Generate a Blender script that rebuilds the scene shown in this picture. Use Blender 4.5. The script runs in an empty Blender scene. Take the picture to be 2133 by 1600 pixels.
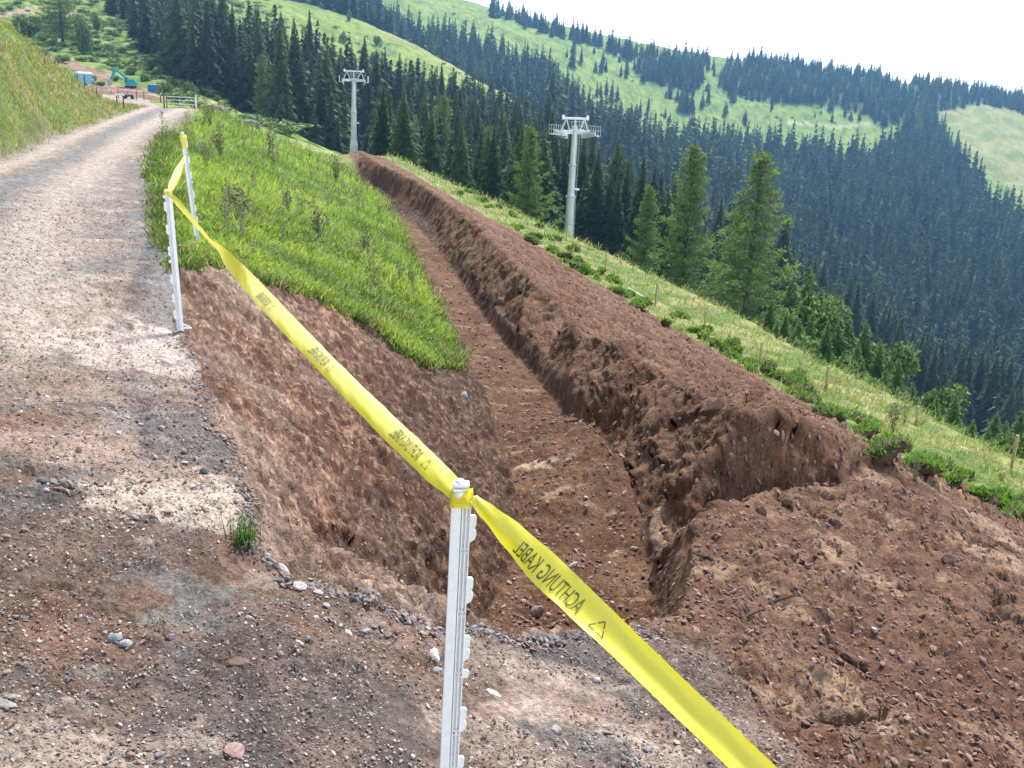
import bpy, bmesh, math, random
import numpy as np
from mathutils import Vector, Matrix, Euler
from mathutils.bvhtree import BVHTree
from mathutils.geometry import delaunay_2d_cdt

R = math.radians
random.seed(7)
rng = np.random.default_rng(11)
scene = bpy.context.scene
COL = scene.collection

# ------------------------------------------------------------------ camera, sky, sun, exposure
FPX, CX, CY, EYE = 2074.0, 1066.5, 800.0, 1.6
up_c = Vector((329.0, 7034.0, 2074.0)).normalized()       # world up in camera axes
fw_c = Vector((0, 0, -1)); fw_c = (fw_c - up_c * fw_c.dot(up_c)).normalized()
rt_c = fw_c.cross(up_c).normalized()
M3 = Matrix((rt_c, fw_c, up_c))                            # camera axes -> world axes
cam = bpy.data.cameras.new('camera')
cam.lens = 35.0; cam.sensor_width = 36.0; cam.clip_start = 0.05; cam.clip_end = 6000
cam_o = bpy.data.objects.new('camera', cam); COL.objects.link(cam_o)
cam_o.matrix_world = Matrix.Translation((0, 0, EYE)) @ M3.to_4x4()
scene.camera = cam_o

SUN_EL, SUN_AZ = 55.0, 17.0                                # azimuth: degrees to the right of +Y
sd = Vector((math.sin(R(SUN_AZ)) * math.cos(R(SUN_EL)), math.cos(R(SUN_AZ)) * math.cos(R(SUN_EL)), math.sin(R(SUN_EL))))
sun = bpy.data.lights.new('sun', 'SUN'); sun.energy = 5.0; sun.angle = R(9.0); sun.color = (1.0, 0.955, 0.88)
sun_o = bpy.data.objects.new('sun', sun); COL.objects.link(sun_o)
sun_o.rotation_euler = sd.to_track_quat('Z', 'Y').to_euler()
sun_o.location = (20, 20, 60)

world = bpy.data.worlds.new('World'); scene.world = world; world.use_nodes = True
wn, wl = world.node_tree.nodes, world.node_tree.links
wn.clear()
wo = wn.new('ShaderNodeOutputWorld'); bg = wn.new('ShaderNodeBackground'); sky = wn.new('ShaderNodeTexSky')
sky.sky_type = 'NISHITA'; sky.sun_disc = False; sky.sun_elevation = R(SUN_EL); sky.sun_rotation = R(SUN_AZ)
sky.dust_density = 2.5; sky.altitude = 1500
mixs = wn.new('ShaderNodeMixRGB'); mixs.inputs[2].default_value = (27.0, 27.6, 28.4, 1)   # thin bright cloud veil
tcw = wn.new('ShaderNodeTexCoord'); nzw = wn.new('ShaderNodeTexNoise'); nzw.inputs['Scale'].default_value = 2.2
nzw.inputs['Detail'].default_value = 6
rmw = wn.new('ShaderNodeMapRange'); rmw.inputs[1].default_value = 0.25; rmw.inputs[2].default_value = 0.6
rmw.inputs[3].default_value = 0.75; rmw.inputs[4].default_value = 1.0
sxw = wn.new('ShaderNodeSeparateXYZ'); hzw = wn.new('ShaderNodeMapRange'); hzw.inputs[1].default_value = 0.10; hzw.inputs[2].default_value = 0.42
hzw.inputs[3].default_value = 1.0; hzw.inputs[4].default_value = 0.10; mmw = wn.new('ShaderNodeMath'); mmw.operation = 'MULTIPLY'
wl.new(tcw.outputs['Generated'], sxw.inputs[0]); wl.new(sxw.outputs[2], hzw.inputs[0]); wl.new(hzw.outputs[0], mmw.inputs[0])
wl.new(tcw.outputs['Generated'], nzw.inputs['Vector']); wl.new(nzw.outputs['Fac'], rmw.inputs[0])
wl.new(rmw.outputs[0], mmw.inputs[1]); wl.new(mmw.outputs[0], mixs.inputs[0]); wl.new(sky.outputs[0], mixs.inputs[1]); wl.new(mixs.outputs[0], bg.inputs[0])
bg.inputs[1].default_value = 0.088
wl.new(bg.outputs[0], wo.inputs[0])
scene.view_settings.view_transform = 'Standard'; scene.view_settings.look = 'None'
scene.view_settings.gamma = 1.0; scene.view_settings.exposure = 0.76
scene.render.engine = 'CYCLES'
scene.cycles.max_bounces = 6; scene.cycles.diffuse_bounces = 3; scene.cycles.volume_bounces = 0
scene.cycles.transparent_max_bounces = 8
scene.cycles.use_denoising = True

# ------------------------------------------------------------------ projection helpers
def ray(px, py):
    return M3 @ Vector(((px - CX) / FPX, -(py - CY) / FPX, -1.0))
def P(px, py, Y=None, z=None):
    """photo pixel -> point; Y = metres ahead, or z = height relative to the eye"""
    d = ray(px, py)
    t = Y / d.y if Y is not None else z / d.z
    v = d * t
    return Vector((v.x, v.y, v.z + EYE))
M3T = np.array([list(r) for r in M3.transposed()])
def project(pts):
    p = np.asarray(pts, float) - np.array([0, 0, EYE])
    c = p @ M3T.T
    dep = -c[:, 2]
    dep_s = np.where(np.abs(dep) < 1e-6, 1e-6, dep)
    return CX + FPX * c[:, 0] / dep_s, CY - FPX * c[:, 1] / dep_s, dep

# ------------------------------------------------------------------ vectorised noise
_perm = rng.permutation(256); _perm = np.concatenate([_perm, _perm, _perm])
_g = rng.normal(size=(256, 3)); _g /= np.linalg.norm(_g, axis=1)[:, None]
def perlin(p):
    pi = np.floor(p).astype(np.int64); f = p - pi
    w = f * f * f * (f * (f * 6 - 15) + 10)
    pi &= 255
    out = 0.0
    for dx in (0, 1):
        wx = w[:, 0] if dx else 1 - w[:, 0]
        a = _perm[(pi[:, 0] + dx) & 255]
        for dy in (0, 1):
            wy = w[:, 1] if dy else 1 - w[:, 1]
            b = _perm[a + ((pi[:, 1] + dy) & 255)]
            for dz in (0, 1):
                wz = w[:, 2] if dz else 1 - w[:, 2]
                g = _g[_perm[b + ((pi[:, 2] + dz) & 255)]]
                out = out + wx * wy * wz * (g[:, 0] * (f[:, 0] - dx) + g[:, 1] * (f[:, 1] - dy) + g[:, 2] * (f[:, 2] - dz))
    return out * 1.6
def fbm(p, scale, octs=4, gain=0.5, ridged=False, seed=0.0):
    p = np.asarray(p, float) / scale + seed * 17.31
    a, s, tot = 1.0, 0.0, 0.0
    for _ in range(octs):
        n = perlin(p)
        if ridged: n = 0.5 - np.abs(n) * 1.6
        s = s + a * n; tot += a; a *= gain; p = p * 2.03 + 5.1
    return s / tot
def sstep(a, b, x):
    t = np.clip((x - a) / (b - a), 0, 1); return t * t * (3 - 2 * t)

# ------------------------------------------------------------------ terrain control net
ctrl, cons = [], []
def add_pt(v):
    ctrl.append(v); return len(ctrl) - 1
def line(name, pts, closed=False):
    """pts: (px, py, Y) or (px, py, 'z', z) or a Vector; adds a breakline"""
    ids, vs = [], []
    for p in pts:
        if isinstance(p, Vector): v = p
        elif len(p) == 4: v = P(p[0], p[1], z=p[3])
        else: v = P(p[0], p[1], Y=p[2])
        ids.append(add_pt(v)); vs.append(v)
    for a, b in zip(ids, ids[1:]): cons.append((a, b))
    L[name] = vs
    return vs
L = {}
Z = 'z'
# left cut rim, from the leaning post to the near lip, then round the end of the trench
line('rim', [(378, 560, Z, -1.62), (372, 620, Z, -1.75), (378, 700, Z, -1.8), (402, 780, Z, -1.8), (440, 860, Z, -1.78), (480, 960, Z, -1.76), (512, 1060, Z, -1.75),
             (545, 1150, Z, -1.76), (600, 1205, Z, -1.8), (700, 1245, Z, -1.85), (800, 1275, Z, -1.92), (930, 1310, Z, -2.0),
             (1050, 1325, Z, -2.08), (1200, 1330, Z, -2.16), (1365, 1322, Z, -2.2)])
fl = line('floor_l', [(1000, 1305, Z, -3.35), (1060, 1190, Z, -3.35), (1082, 1090, Z, -3.37), (1062, 950, Z, -3.45), (1035, 880, Z, -3.5), (990, 780, Z, -3.6),
                 (955, 700, Z, -3.8), (910, 620, Z, -4.1), (877, 560, Z, -4.4), (846, 500, Z, -4.8), (826, 465, Z, -5.1), (760, 425, 52), (700, 372, 64)])
fr = line('floor_r', [(1362, 1300, Z, -3.35), (1360, 1190, Z, -3.35), (1332, 1092, Z, -3.4), (1255, 975, Z, -3.45), (1185, 868, Z, -3.5), (1125, 795, Z, -3.6),
                 (1062, 722, Z, -3.8), (1000, 645, Z, -4.05), (945, 565, Z, -4.45), (902, 512, Z, -4.8), (865, 468, 41), (792, 425, 52.5), (722, 372, 64.5)])
e0, e1 = P(940, 1480, z=-3.36), P(1362, 1480, z=-3.36)
line('floor_end', [fl[0], e0, e1, fr[0]])
line('cut_edge', [L['rim'][0], (420, 545, Z, -1.7), (520, 582, Z, -1.97), (640, 622, Z, -2.2), (720, 652, Z, -2.4), (800, 700, Z, -2.65), (862, 752, Z, -2.9),
                  (925, 768, Z, -3.1), (950, 757, Z, -3.2), (932, 700, Z, -3.35), (905, 640, Z, -3.5), (875, 585, Z, -3.75), (852, 530, Z, -4.1),
                  (825, 455, 36), (790, 410, 44), (740, 378, 52), (690, 335, 66)])
# right wall rims
line('lump_rim', [L['rim'][-1], (1412, 1285, 4.1), (1440, 1190, 5.05), (1452, 1105, 6.0)])
line('lump_crest', [L['lump_rim'][-1], (1500, 1064, 6.35), (1560, 1040, 6.6), (1640, 1018, 6.8), (1720, 1006, 7.1), (1800, 1000, 7.6), (1850, 1005, 8.1), (1990, 1050, 8.6), (2133, 1120, 8.8), (2350, 1230, 8.8)])
line('gully', [L['floor_r'][2] + Vector((0.04, -0.25, 0.02)), (1440, 1125, 6.95), (1560, 1100, 7.3), (1680, 1065, 7.62), (1755, 1025, 8.0), (1800, 970, 8.7)])
line('heap2_end', [(1352, 1052, Z, -3.08), (1400, 1005, 7.25), (1470, 940, 7.4), (1556, 872, 7.6), (1640, 880, 7.95), (1735, 900, 8.4), (1775, 925, 8.9)])
line('heap2_rim', [L['heap2_end'][0], (1300, 960, Z, -3.08), (1240, 880, Z, -3.1), (1190, 808, Z, -3.2), (1135, 748, Z, -3.35), (1085, 700, Z, -3.5), (1022, 628, Z, -3.75), (968, 560, Z, -4.1), (925, 500, Z, -4.5), (885, 452, 41.5), (815, 405, 53), (745, 362, 65)])
line('heap2_crest', [L['heap2_end'][3], (1480, 830, 8.3), (1400, 788, 9.2), (1330, 745, 10.2), (1270, 710, 11.2), (1195, 682, 12.2)])
line('dip', [L['heap2_rim'][5] + Vector((.03, .1, 0)), (1110, 682, 14.3), (1190, 670, 14.55), (1262, 672, 14.9)])
def crest_Y(px, py, Yg, slope=44):
    best = None
    q_ = sorted([(p.y, p.x, p.z) for p in fr])
    for k in range(-40, 60):
        Yt = Yg * (1 + k * .01); c_ = P(px, py, Y=Yt)
        xf = float(np.interp(Yt, [a[0] for a in q_], [a[1] for a in q_])); zf = float(np.interp(Yt, [a[0] for a in q_], [a[2] for a in q_]))
        dx, dz = c_.x - xf - .08, c_.z - zf - .38
        if dx < .1: continue
        e = abs(math.degrees(math.atan2(dz, dx)) - slope)
        if best is None or e < best[0]: best = (e, Yt)
    return best[1] if best else Yg
hc = [(px, py, crest_Y(px, py, Yg)) for px, py, Yg in [(1128, 605, 14.0), (1080, 560, 16.0), (1030, 505, 19.5), (985, 457, 24), (930, 420, 32), (870, 380, 42)]]
for i in range(1, len(hc)): hc[i] = (hc[i][0], hc[i][1], max(hc[i][2], hc[i - 1][2] + 1.2))
print('crest', [(a, b_, round(c_, 1)) for a, b_, c_ in hc])
line('heap1_crest', [(1232, 655, hc[0][2] + .1)] + hc + [ (800, 346, 57), (775, 332, 63), (750, 316, 70), (700, 326, 76)])
line('heap1_end', [(1062, 672, Z, -3.45), (1095, 634, hc[0][2] - .2), (1128, 605, hc[0][2])])
for p in [(1060, 650, 14.3), (1180, 640, 14.6)]: pass
line('toe', [(2350, 1170, 10.2), (2133, 1080, 10.5), (1980, 1012, 11.5), (1850, 955, 12.6), (1750, 890, 14.5), (1640, 830, 16.5), (1500, 750, 20), (1400, 690, 24), (1280, 620, 29),
             (1180, 560, 34), (1100, 500, 40), (1020, 460, 45), (900, 390, 56), (800, 330, 74)])
line('edge', [(2400, 1150, 13), (2133, 1000, 14.5), (2000, 905, 17.5), (1850, 820, 21), (1700, 750, 25), (1600, 692, 29), (1500, 640, 33), (1350, 570, 40), (1200, 500, 49),
              (1100, 455, 56), (1000, 408, 64), (900, 368, 74), (820, 326, 86)])
# road
line('road_r', [L['rim'][0], (350, 500, Z, -1.6), (336, 420, Z, -1.6), (334, 340, Z, -1.6), (355, 290, Z, -1.6), (385, 255, Z, -1.6), (412, 238, 42), (440, 228, 60)])
line('road_l', [(-700, 640, Z, -1.58), (-300, 430, Z, -1.58), (0, 333, Z, -1.6), (100, 290, Z, -1.6), (180, 262, Z, -1.6), (246, 238, 42), (290, 222, 62)])
line('bank_top', [(-700, 20, 9), (-300, 30, 15), (0, 90, 24), (60, 116, 30), (120, 155, 36), (180, 190, 41), (225, 218, 48), (240, 224, 56)])
for p in [(0, 150, 30), (100, 190, 42), (180, 212, 55), (-300, 80, 24), (-700, 60, 20), (230, 226, 70)]: add_pt(P(*p))
line('slope_sky', [(440, 228, 58), (500, 256, 52), (560, 288, 54), (640, 314, 60), (690, 335, 66)])
for p in [(520, 420, 14.5), (620, 500, 14), (700, 430, 26), (560, 340, 28), (450, 300, 26), (470, 480, 11)]:
    pass
# right foreground body of the soil
for q in [(0, 1600, -1.6), (480, 1600, -1.66), (950, 1600, -1.84), (1400, 1600, -2.02), (1800, 1600, -2.3), (2133, 1600, -2.55), (0, 1200, -1.6), (250, 1100, -1.66),
          (0, 900, -1.6), (250, 850, -1.7), (700, 1400, -1.78), (1000, 1450, -1.98), (1480, 1350, -2.27), (1560, 1250, -2.42), (1700, 1300, -2.55), (1700, 1150, -2.72), (1550, 1130, -2.6),
          (1950, 1300, -2.85), (2133, 1300, -3.1), (2133, 1450, -2.85), (1900, 1130, -2.95), (2000, 1200, -3.05), (1480, 1180, -2.55), (2133, 1200, -3.35),
          (300, 450, -1.6), (200, 400, -1.55), (150, 600, -1.62), (300, 700, -1.75), (2500, 1400, -3.8), (2500, 1250, -4.2)]:
    add_pt(P(q[0], q[1], z=q[2]))
# ground away from the picture: beside and behind the camera
def side_z(x):
    if x < -5: return -1.6 + min(0.5 * (-5 - x), 60)
    if x < -0.6: return -1.6
    return -1.6 - 0.34 * (x + 0.6)
for az in (-175, -140, -110, -80, -58, 50, 62, 80, 110, 140, 175):
    for d in (0.25, 2.0, 5, 14, 40, 90, 250, 700, 1500, 3200):
        x = d * math.sin(R(az)); y = d * math.cos(R(az))
        if abs(az) < 60 and az > 0 and d < 14 and d > 2: pass
        zz = side_z(x) if d < 100 else (side_z(math.copysign(90, x)) + (-40 if x > 0 else 30) * (d / 700.0 if d < 800 else 1.1 - d / 4000))
        ctrl.append(Vector((x, y, zz + EYE)))
for x, y, z in [(-0.6, 0.25, -1.6), (0, 0.3, -1.63), (0.4, 0.3, -1.75), (-0.6, 1.0, -1.6), (0, 1.0, -1.66), (0.6, 1.0, -1.9)]:
    ctrl.append(Vector((x, y, z + EYE)))
# far terrain, column by column (photo px, py, metres ahead)
far_cols = {
 2500: [(1400, 30), (1200, 60), (1100, 120), (1050, 250), (950, 400), (760, 560), (600, 680), (470, 820), (330, 1000), (245, 1200), (225, 1300), (430, 2200)],
 2133: [(1180, 30), (1060, 60), (1000, 120), (1000, 250), (950, 350), (880, 420), (700, 560), (560, 680), (450, 800), (395, 870), (300, 1000), (228, 1140), (203, 1280), (430, 2200)],
 1900: [(930, 60), (930, 130), (930, 260), (860, 400), (700, 500), (550, 640), (400, 800), (300, 950), (245, 1040), (200, 1140), (160, 1250), (430, 2200)],
 1700: [(800, 60), (790, 130), (790, 250), (750, 400), (620, 520), (500, 640), (400, 780), (330, 880), (290, 950), (250, 1000), (200, 1080), (128, 1220), (430, 2200)],
 1500: [(690, 60), (685, 110), (665, 250), (600, 400), (500, 520), (400, 650), (300, 860), (270, 930), (200, 1020), (142, 1150), (430, 2200)],
 1330: [(610, 70), (600, 120), (570, 250), (480, 400), (400, 520), (330, 680), (280, 820), (240, 900), (170, 1000), (116, 1120), (430, 2200)],
 1200: [(540, 75), (530, 120), (505, 200), (445, 300), (350, 420), (290, 560), (250, 700), (200, 820), (130, 950), (86, 1080), (430, 2200)],
 1050: [(470, 90), (465, 150), (430, 220), (340, 330), (240, 430), (192, 520), (230, 620), (200, 720), (130, 850), (60, 980), (30, 1080), (430, 2200)],
 900: [(405, 100), (415, 180), (385, 235), (290, 330), (190, 430), (108, 600), (170, 700), (120, 800), (40, 950), (-10, 1050), (-30, 1150), (430, 2200)],
 750: [(345, 110), (352, 180), (335, 230), (245, 330), (150, 430), (100, 520), (28, 690), (110, 760), (60, 850), (-40, 1000), (-70, 1150), (430, 2200)],
 600: [(330, 90), (330, 200), (290, 250), (200, 300), (120, 400), (60, 500), (-30, 700), (-60, 900), (-150, 1100), (-100, 2200)],
 470: [(245, 90), (238, 150), (215, 200), (190, 260), (120, 330), (60, 400), (-20, 520), (-120, 800), (-200, 1100), (-150, 2200)],
 330: [(226, 100), (208, 170), (192, 240), (150, 300), (80, 360), (10, 450), (-80, 600), (-200, 1100), (-200, 2200)],
 200: [(216, 100), (202, 150), (188, 215), (166, 260), (130, 310), (70, 370), (0, 450), (-100, 650), (-250, 1100), (-250, 2200)],
 60: [(190, 100), (168, 200), (122, 270), (85, 320), (40, 370), (-20, 450), (-150, 700), (-300, 1100), (-300, 2200)],
 -200: [(160, 90), (100, 200), (40, 300), (-50, 400), (-200, 700), (-320, 1100), (-320, 2200)],
 -700: [(120, 90), (40, 200), (-30, 300), (-150, 450), (-320, 900), (-400, 2200)],
}
for px, lst in far_cols.items():
    for py, Y in lst: add_pt(P(px, py, Y=Y))

# ------------------------------------------------------------------ height lookup (TIN in azimuth / log distance)
def uv_of(v):
    return Vector((math.atan2(v.x, v.y), math.log(max(1e-3, math.hypot(v.x, v.y)))))
tin2 = [uv_of(v) for v in ctrl]
_last = math.pi + 0.2
ov, oe, of, orig_v, orig_e, orig_f = delaunay_2d_cdt(tin2, cons, [], 0, 1e-5)
zs = []
kn = np.array([[a.x, a.y] for a in tin2]); kz = np.array([v.z for v in ctrl])
for i, v in enumerate(ov):
    if orig_v[i]: zs.append(ctrl[orig_v[i][0]].z)
    else:
        d = np.hypot(kn[:, 0] - v.x, kn[:, 1] - v.y); j = np.argsort(d)[:2]
        zs.append(float((kz[j] / (d[j] + 1e-6)).sum() / (1 / (d[j] + 1e-6)).sum()))
        print('crossing breaklines near', round(math.degrees(v.x), 1), round(math.exp(v.y), 2))
ZS = 0.02                                                   # squash heights so the rays stay well conditioned
tin = BVHTree.FromPolygons([Vector((v.x, v.y, z * ZS)) for v, z in zip(ov, zs)], [list(f) for f in of], all_triangles=False)
def tin_z(u, v):
    out = np.empty(len(u)); dn = Vector((0, 0, -1))
    last = 0.0
    for i in range(len(u)):
        h = tin.ray_cast(Vector((u[i], v[i], 50.0)), dn)
        if h[0] is not None: last = h[0].z / ZS
        out[i] = last
    return out

def inpoly(u, v, poly):
    x = np.array([q.x for q in poly]); y = np.array([q.y for q in poly]); n = len(x)
    ins = np.zeros(len(u), bool)
    for i in range(n):
        j = i - 1
        c = ((y[i] > v) != (y[j] > v))
        with np.errstate(divide='ignore', invalid='ignore'):
            xi = (x[j] - x[i]) * (v - y[i]) / (y[j] - y[i] + 1e-12) + x[i]
        ins ^= c & (u < xi)
    return ins
def poly(*parts):
    out = []
    for p in parts:
        for v in p: out.append(uv_of(v))
    return out
def blur2(a, n, k=1, wrap=False):
    for _ in range(n):
        b = a.copy()
        b[k:-k] = (a[:-2 * k] + 2 * a[k:-k] + a[2 * k:]) / 4
        a = b.copy()
        b[:, k:-k] = (a[:, :-2 * k] + 2 * a[:, k:-k] + a[:, 2 * k:]) / 4
        a = b
    return a

# ------------------------------------------------------------------ materials
def new_mat(name):
    m = bpy.data.materials.new(name); m.use_nodes = True
    nt = m.node_tree; nt.nodes.clear()
    out = nt.nodes.new('ShaderNodeOutputMaterial'); b = nt.nodes.new('ShaderNodeBsdfPrincipled')
    nt.links.new(b.outputs[0], out.inputs[0])
    return m, nt, b, out
def N(nt, t, **kw):
    n = nt.nodes.new(t)
    for k, v in kw.items():
        if k in n.inputs: n.inputs[k].default_value = v
        else: setattr(n, k, v)
    return n
def plain(name, col, rough=0.7, metal=0.0, var=0.15, scale=8.0, bump=0.0, spec=0.4):
    m, nt, b, out = new_mat(name)
    tc = N(nt, 'ShaderNodeTexCoord'); nz = N(nt, 'ShaderNodeTexNoise', Scale=scale, Detail=6.0)
    nt.links.new(tc.outputs['Object'], nz.inputs['Vector'])
    mr = N(nt, 'ShaderNodeMapRange'); mr.inputs[1].default_value = 0.3; mr.inputs[2].default_value = 0.7
    mr.inputs[3].default_value = 1 - var; mr.inputs[4].default_value = 1 + var
    nt.links.new(nz.outputs['Fac'], mr.inputs[0])
    mul = N(nt, 'ShaderNodeVectorMath', operation='SCALE'); mul.inputs[0].default_value = col
    nt.links.new(mr.outputs[0], mul.inputs['Scale']); nt.links.new(mul.outputs[0], b.inputs['Base Color'])
    b.inputs['Roughness'].default_value = rough; b.inputs['Metallic'].default_value = metal
    b.inputs['Specular IOR Level'].default_value = spec
    if bump:
        bp = N(nt, 'ShaderNodeBump', Strength=bump, Distance=0.02)
        nt.links.new(nz.outputs['Fac'], bp.inputs['Height']); nt.links.new(bp.outputs[0], b.inputs['Normal'])
    return m
def soil_mat(name, pebble=0.5, s1=38.0, bump=0.7, stretch=None, sparkle=0.25):
    """vertex colour 'Col' broken up by grains, crumbs and pebbles"""
    m, nt, b, out = new_mat(name); lk = nt.links.new
    at = N(nt, 'ShaderNodeAttribute'); at.attribute_name = 'Col'
    tc = N(nt, 'ShaderNodeTexCoord')
    src = tc.outputs['Object']
    if stretch:
        mp = N(nt, 'ShaderNodeMapping'); mp.inputs['Rotation'].default_value = stretch[0]; mp.inputs['Scale'].default_value = stretch[1]
        mp.vector_type = 'TEXTURE'
        lk(src, mp.inputs['Vector']); src2 = mp.outputs[0]
    else: src2 = src
    n1 = N(nt, 'ShaderNodeTexNoise', Scale=s1, Detail=8.0, Roughness=0.68); lk(src2, n1.inputs['Vector'])
    n2 = N(nt, 'ShaderNodeTexNoise', Scale=s1 * 0.17, Detail=7.0, Roughness=0.62); lk(src2, n2.inputs['Vector'])
    nd = N(nt, 'ShaderNodeTexNoise', Scale=s1 * 1.3, Detail=3.0); lk(src, nd.inputs['Vector'])
    vs1 = N(nt, 'ShaderNodeVectorMath', operation='SCALE'); lk(nd.outputs['Color'], vs1.inputs[0]); vs1.inputs['Scale'].default_value = 0.9 / s1
    va = N(nt, 'ShaderNodeVectorMath', operation='ADD'); lk(src, va.inputs[0]); lk(vs1.outputs[0], va.inputs[1])
    vo = N(nt, 'ShaderNodeTexVoronoi', Scale=s1 * 1.5, Randomness=1.0); vo.distance = 'MANHATTAN'; lk(va.outputs[0], vo.inputs['Vector'])
    vo2 = N(nt, 'ShaderNodeTexVoronoi', Scale=s1 * 2.3, Randomness=1.0); lk(src, vo2.inputs['Vector'])
    def mr(inp, a, b_, c, d):
        n = N(nt, 'ShaderNodeMapRange'); n.inputs[1].default_value = a; n.inputs[2].default_value = b_; n.inputs[3].default_value = c; n.inputs[4].default_value = d
        lk(inp, n.inputs[0]); return n.outputs[0]
    def mul(a, b_):
        n = N(nt, 'ShaderNodeMath', operation='MULTIPLY'); lk(a, n.inputs[0]); lk(b_, n.inputs[1]); return n.outputs[0]
    f = mul(mr(n1.outputs['Fac'], 0.30, 0.70, 0.48, 1.5), mr(n2.outputs['Fac'], 0.3, 0.7, 0.72, 1.28))
    sc = N(nt, 'ShaderNodeVectorMath', operation='SCALE'); lk(at.outputs['Color'], sc.inputs[0]); lk(f, sc.inputs['Scale'])
    # grain-by-grain colour of small stones
    sep = N(nt, 'ShaderNodeSeparateColor'); lk(vo.outputs['Color'], sep.inputs[0])
    hue = N(nt, 'ShaderNodeMixRGB'); hue.inputs[1].default_value = (0.10, 0.085, 0.08, 1); hue.inputs[2].default_value = (0.58, 0.50, 0.45, 1)
    lk(sep.outputs[1], hue.inputs[0])
    pm = mul(mr(sep.outputs[0], 1 - sparkle, 1 - sparkle + 0.02, 0, 1), mr(vo.outputs['Distance'], 0.38, 0.52, 1, 0))
    pk = N(nt, 'ShaderNodeMath', operation='MULTIPLY'); lk(pm, pk.inputs[0]); pk.inputs[1].default_value = pebble
    mx = N(nt, 'ShaderNodeMixRGB'); lk(pk.outputs[0], mx.inputs[0]); lk(sc.outputs[0], mx.inputs[1]); lk(hue.outputs[0], mx.inputs[2])
    lk(mx.outputs[0], b.inputs['Base Color'])
    b.inputs['Roughness'].default_value = 0.93; b.inputs['Specular IOR Level'].default_value = 0.25
    h1 = N(nt, 'ShaderNodeMath', operation='MULTIPLY_ADD'); lk(n2.outputs['Fac'], h1.inputs[0]); h1.inputs[1].default_value = 3.0; lk(n1.outputs['Fac'], h1.inputs[2])
    h2 = N(nt, 'ShaderNodeMath', operation='MULTIPLY_ADD'); lk(mr(vo.outputs['Distance'], 0, 0.5, 0.5, 0), h2.inputs[0]); lk(sep.outputs[2], h2.inputs[1]); lk(h1.outputs[0], h2.inputs[2])
    h3 = N(nt, 'ShaderNodeMath', operation='MULTIPLY_ADD'); lk(mr(vo2.outputs['Distance'], 0, 0.5, 0.3, 0), h3.inputs[0]); h3.inputs[1].default_value = 0.6; lk(h2.outputs[0], h3.inputs[2])
    bp = N(nt, 'ShaderNodeBump', Strength=bump, Distance=0.022); lk(h3.outputs[0], bp.inputs['Height']); lk(bp.outputs[0], b.inputs['Normal'])
    return m
def leaf_mat(name, trans=0.35, rough=0.6, attr=True, col=(0.05, 0.09, 0.03)):
    m, nt, b, out = new_mat(name); lk = nt.links.new
    if attr:
        at = N(nt, 'ShaderNodeAttribute'); at.attribute_name = 'Col'; c = at.outputs['Color']
    else:
        oi = N(nt, 'ShaderNodeObjectInfo'); tc = N(nt, 'ShaderNodeTexCoord')
        nz = N(nt, 'ShaderNodeTexNoise', Scale=0.55, Detail=3.0); lk(tc.outputs['Object'], nz.inputs['Vector'])
        hsv = N(nt, 'ShaderNodeHueSaturation'); hsv.inputs['Color'].default_value = (*col, 1)
        mr = N(nt, 'ShaderNodeMapRange'); mr.inputs[3].default_value = 0.47; mr.inputs[4].default_value = 0.53; lk(oi.outputs['Random'], mr.inputs[0]); lk(mr.outputs[0], hsv.inputs['Hue'])
        m2 = N(nt, 'ShaderNodeMapRange'); m2.inputs[1].default_value = 0.3; m2.inputs[2].default_value = 0.7; m2.inputs[3].default_value = 0.6; m2.inputs[4].default_value = 1.5
        lk(nz.outputs['Fac'], m2.inputs[0]); lk(m2.outputs[0], hsv.inputs['Value']); c = hsv.outputs[0]
    lk(c, b.inputs['Base Color']); b.inputs['Roughness'].default_value = rough; b.inputs['Specular IOR Level'].default_value = 0.25
    if trans:
        tr = N(nt, 'ShaderNodeBsdfTranslucent'); lk(c, tr.inputs[0]); mx = N(nt, 'ShaderNodeMixShader'); mx.inputs[0].default_value = trans
        lk(b.outputs[0], mx.inputs[1]); lk(tr.outputs[0], mx.inputs[2]); lk(mx.outputs[0], out.inputs[0])
    return m
MAT = {}
MAT['dirt'] = soil_mat('road_gravel', pebble=0.6, s1=46.0, bump=1.0, sparkle=0.34)
MAT['cut'] = soil_mat('cut_bank_rock', pebble=0.4, s1=34.0, bump=1.0, stretch=((0.0, 0.62, -0.95), (3.2, 1.0, 1.0)), sparkle=0.16)
MAT['floor'] = soil_mat('trench_floor_soil', pebble=0.45, s1=34.0, bump=0.8, sparkle=0.16)
MAT['soil'] = soil_mat('dug_soil', pebble=0.3, s1=30.0, bump=0.9, sparkle=0.1)
MAT['turf'] = soil_mat('turf_ground', pebble=0.0, s1=9.0, bump=0.9, sparkle=0.0)
MAT['blade'] = leaf_mat('grass_blades', 0.5, 0.5)
MAT['foliage'] = leaf_mat('shrub_leaves', 0.35, 0.6)

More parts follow.
